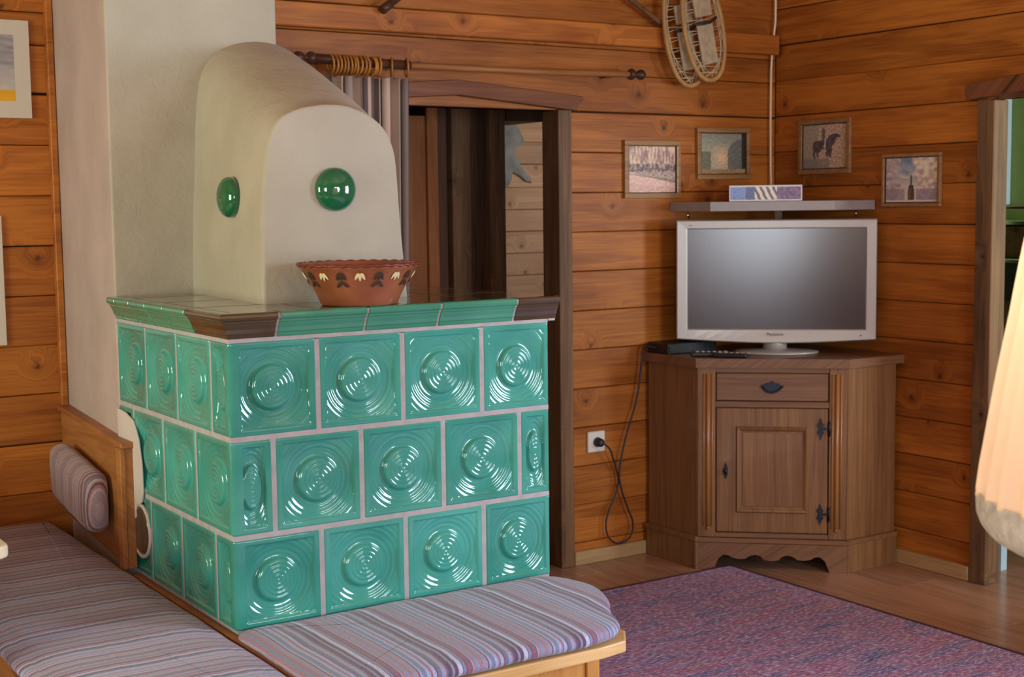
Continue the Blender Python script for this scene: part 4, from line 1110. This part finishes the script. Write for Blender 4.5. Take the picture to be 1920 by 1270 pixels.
# ------------------------------------------------------------------ curtain rod, rings, curtain
RY = 1.43
rod = thing('curtain_rod', 'wooden curtain rod with dark turned finials above the doorway', 'curtain rod', (1.6, RY, 1.94))
pr = [(.90, RY, 1.938), (1.10, RY, 1.934), (1.28, RY, 1.930)]
build(MB().tube(pr, .0165, 14), 'thick_tube', M['rod_dark'], rod)
build(MB().tube([(1.27, RY, 1.930), (1.8, RY, 1.930), (2.27, RY, 1.939)], .0115, 14), 'thin_tube', M['rod_light'], rod)
def finial(x, s):
    T = frame((x, RY, 1.939), (0, 1, 0), (0, 0, 1), (s, 0, 0))
    return MB().lathe([(0, 0), (.016, .0), (.021, .008), (.022, .016), (.017, .026), (.009, .031), (.009, .040), (.016, .046), (.020, .056), (.020, .066), (.013, .076), (0, .080)], 20, T)
build(finial(2.255, 1), 'finial', M['rod_dark'], rod); build(finial(.915, -1), 'finial', M['rod_dark'], rod)
build(MB().tube([(2.20, RY, 1.937), (2.20, YB-.001, 1.937)], .009, 10), 'bracket', M['rod_dark'], rod)
build(MB().tube([(.96, RY, 1.937), (.96, YB-.001, 1.937)], .009, 10), 'bracket', M['rod_dark'], rod)
ringm = MB().tube([(0.0, .0295*cos(a), .0295*sin(a)) for a in [2*pi*k/24 for k in range(24)]], .0042, 8, closed=True).mesh('curtain_ring', M['ring'])
ORDN = ['', '', 'third', 'fourth', 'fifth', 'sixth', 'seventh', 'eighth', 'ninth', 'tenth', 'eleventh', 'twelfth', 'thirteenth', 'fourteenth', 'fifteenth', 'last']
rxs = (.973, .987, 1.001, 1.018, 1.03, 1.044, 1.054, 1.066, 1.079, 1.095, 1.105, 1.13, 1.141, 1.153, 1.208, 1.268)
for i, xx in enumerate(rxs):
    tz = random.uniform(-.12, .12)+(-.35 if xx > 1.2 else 0)
    o = link('curtain_ring', ringm, (xx, RY, 1.932-.0105), (0, random.uniform(-.05, .05), tz))
    tag(o, {15: 'rightmost ochre curtain ring, hanging alone on the rod', 14: 'second ochre curtain ring from the right, apart from the bunch'}.get(i, ORDN[15-i]+' ochre curtain ring from the right, in the bunch on the rod'), 'curtain ring', 'wooden curtain rings')
me = bpy.data.meshes.new('curtain'); vs = []; uu = []; nu, nv = 220, 20
for j in range(nv+1):
    v = j/nv
    for i in range(nu+1):
        u = i/nu; spread = .97+(1.275-.97)*u; amp = .030*(1+.3*sin(u*9))*(.7+.3*v)
        x_ = spread+.010*sin(u*78+1.5); y_ = RY+.006+amp*sin(u*52)+.006*sin(u*131)
        zt_ = 1.885-.006*abs(sin(u*26)); z_ = zt_-(zt_-.25)*v
        x_ += -.045*v*(u-.2)
        vs.append((x_, y_, z_)); uu.append(u)
fs = [(j*(nu+1)+i, j*(nu+1)+i+1, (j+1)*(nu+1)+i+1, (j+1)*(nu+1)+i) for j in range(nv) for i in range(nu)]
me.from_pydata(vs, [], fs); at_ = me.attributes.new('u', 'FLOAT', 'POINT')
at_.data.foreach_set('value', uu); me.polygons.foreach_set('use_smooth', [True]*len(fs)); me.materials.append(M['curtain'])
cu = bpy.data.objects.new('curtain', me); COL.objects.link(cu)
so = cu.modifiers.new('thick', 'SOLIDIFY'); so.thickness = .002
tag(cu, 'grey and beige striped curtain bunched beside the doorway', 'curtain')

# ------------------------------------------------------------------ snowshoes, poles
SY = 1.455
def shoe(name, label, cx, cz, w, h, tilt, y):
    th = thing(name, label, 'snowshoe', (cx, y, cz), 'pair of old snowshoes on the wall')
    T = frame((cx, y, cz), (cos(tilt), 0, sin(tilt)), (-sin(tilt), 0, cos(tilt)), (0, -1, 0))
    pts = []
    for k in range(48):
        a = 2*pi*k/48; ww = w/2*(1-.10*sin(a)); pts.append((ww*cos(a)*(abs(cos(a))**-.12 if abs(cos(a)) > .01 else 1), h/2*sin(a), 0))
    build(MB().tube([T @ Vector(p) for p in pts], .0095, 10, closed=True), 'hoop', M['bentwood'], th)
    mb = MB(); rs = random.Random(int(cx*1000))
    for k in range(26):
        a = 2*pi*k/26+.1; b = a+pi*rs.uniform(.25, .42)
        p = Vector((w/2*.94*cos(a), h/2*.95*sin(a), .002)); q = Vector((w/2*.94*cos(b), h/2*.95*sin(b), -.002))
        mb.tube([T @ p, T @ q], .0016, 5)
    for k in range(20):
        zz = -h/2*.92+k*h*.046; ww = w/2*sqrt(max(0, 1-(zz/(h/2))**2)); mb.tube([T @ Vector((-ww, zz, .001)), T @ Vector((ww, zz+.02*(-1)**k, .003))], .0015, 5)
    build(mb, 'lacing', M['rawhide'], th)['kind'] = 'stuff'
    mb = MB(); mb.box(-w*.22, w*.20, -h*.36, -h*.0, .004, .014, T); mb.box(-w*.22, w*.22, h*.05, h*.22, .004, .018, T)
    build(mb, 'footboard', M['binding'], th, .006, 3)
    build(MB().tube([T @ Vector(p) for p in [(-w*.30, h*.0, .012), (-w*.1, -.004, .022), (w*.1, -.004, .022), (w*.32, h*.02, .012)]], .006, 8), 'strap', M['black_cable'], th)
shoe('snowshoe', 'weathered snowshoe underneath, hanging lower and left of its mate', 2.555, 2.130, .195, .45, .20, SY)
shoe('snowshoe', 'weathered snowshoe on top, hanging right of its mate', 2.612, 2.155, .200, .46, .22, SY-.05)
p1 = tag(build(MB().tube([(1.22, 1.46, 2.14), (1.60, 1.46, 2.42)], .013, 12, ).tube([(1.19, 1.46, 2.118), (1.225, 1.46, 2.143)], .016, 12), 'wooden_pole', M['rod_dark'], at=(1.4, 1.46, 2.28)), 'dark wooden pole tip at the top, above the curtain rod', 'pole', 'poles mounted high on wall')
p2 = tag(build(MB().tube([(2.50, 1.475, 2.125), (2.00, 1.475, 2.40)], .010, 12), 'wooden_pole', M['dark_wood_v'], at=(2.3, 1.475, 2.2)), 'slim weathered pole running behind the snowshoes', 'pole', 'poles mounted high on wall')

# ------------------------------------------------------------------ cables, socket
tag(build(MB().tube([(3.106, 1.505, 2.72), (3.104, 1.503, 2.40), (3.100, 1.500, 2.20), (3.088, 1.506, 2.08), (3.084, 1.508, 2.0), (3.082, 1.508, 1.8), (3.084, 1.508, 1.6), (3.086, 1.505, 1.442)], .0045, 8), 'aerial_cable', M['cable']), 'thin cream cable hanging down the room corner', 'cable')
so_ = thing('wall_socket', 'white wall socket with a black plug on the plank wall', 'socket', (2.155, YB, .49))
build(MB().box(2.113, 2.197, YB-.012, YB-.0005, .448, .531, c=.003), 'plate', M['white'], so_)
ST = frame((2.158, YB-.012, .488), (1, 0, 0), (0, 0, 1), (0, -1, 0))
build(MB().lathe([(0, .036), (.010, .035), (.016, .028), (.019, .010), (.020, 0)], 20, ST), 'plug', M['black_cable'], so_)
cp = [(2.163, 1.485, .486), (2.19, 1.478, .462), (2.216, 1.492, .42), (2.240, 1.50, .37), (2.251, 1.502, .318), (2.238, 1.503, .270), (2.208, 1.504, .215), (2.188, 1.504, .152), (2.201, 1.502, .095), (2.249, 1.50, .064), (2.305, 1.498, .082), (2.321, 1.497, .138), (2.293, 1.497, .208), (2.258, 1.495, .296), (2.251, 1.494, .372), (2.284, 1.494, .499), (2.34, 1.495, .646), (2.364, 1.495, .775), (2.372, 1.492, .850), (2.386, 1.47, .862), (2.403, 1.45, .858)]
cs = []
for i in range(len(cp)-1):
    p0, p1_, p2_, p3 = [Vector(cp[max(0, min(len(cp)-1, q))]) for q in (i-1, i, i+1, i+2)]
    for q in range(5):
        t_ = q/5; cs.append(.5*((2*p1_)+(-p0+p2_)*t_+(2*p0-5*p1_+4*p2_-p3)*t_*t_+(-p0+3*p1_-3*p2_+p3)*t_**3))
cs.append(Vector(cp[-1]))
tag(build(MB().tube(cs, .0038, 8), 'power_cord', M['black_cable']), 'black power cord looping from the socket up to the cabinet', 'cord')

# ------------------------------------------------------------------ pleated lamp in the right foreground
LC = Vector((.728, -1.864, 0))
lp = thing('floor_lamp', 'lamp with a large pleated peach shade and grey braid trim, right foreground', 'lamp', LC)
prof = [(.322, 1.008), (.318, 1.045), (.311, 1.09), (.302, 1.15), (.292, 1.21), (.281, 1.27), (.270, 1.34), (.259, 1.40), (.236, 1.48), (.20, 1.56), (.15, 1.62)]
def shade(u, v):
    a = 2*pi*u; k = v*(len(prof)-1); i = min(int(k), len(prof)-2); f_ = k-i
    r = prof[i][0]*(1-f_)+prof[i+1][0]*f_; z = prof[i][1]*(1-f_)+prof[i+1][1]*f_
    r += .0075*sin(a*38)*(1-.2*v)+.003*sin(a*19+2)
    return (LC.x+r*cos(a), LC.y+r*sin(a), z)
o = build(MB().grid(shade, 552, 18), 'shade', M['shade'], lp)
tr = [(.325, 1.004), (.328, 0.990), (.327, 0.970), (.321, 0.955), (.310, 0.942), (.298, 0.935)]
build(MB().lathe(tr, 96, Matrix.Translation((LC.x, LC.y, .010))), 'trim', M['shade_trim'], lp)
lp.children[-1].data.polygons
# open the lathe ends (ring only)
import bmesh
for ob in (lp.children[-1],):
    bm = bmesh.new(); bm.from_mesh(ob.data)
    for f in [f for f in bm.faces if len(f.verts) > 8]: bm.faces.remove(f)
    bm.to_mesh(ob.data); bm.free()
build(MB().tube([LC+Vector((0, 0, .02)), LC+Vector((0, 0, 1.22))], .012, 12), 'pole', M['rod_dark'], lp)
build(MB().lathe([(0, 0), (.15, 0), (.15, .012), (.05, .025), (0, .03)], 32, Matrix.Translation(LC)), 'base', M['rod_dark'], lp)
build(MB().lathe([(0, 1.18), (.018, 1.19), (.034, 1.22), (.036, 1.25), (.022, 1.28), (0, 1.29)], 20, Matrix.Translation((LC.x, LC.y, 0))), 'bulb', M['glow'], lp)
bl = bpy.data.lights.new('lamp_light', 'POINT'); bl.energy = 2.8; bl.color = (1, .84, .58); bl.shadow_soft_size = .06
bo_ = bpy.data.objects.new('lamp_light', bl); COL.objects.link(bo_); bo_.location = LC+Vector((0, 0, 1.36)); 
print('TRIS', sum(len(o.data.polygons) for o in bpy.data.objects if o.type == 'MESH'))
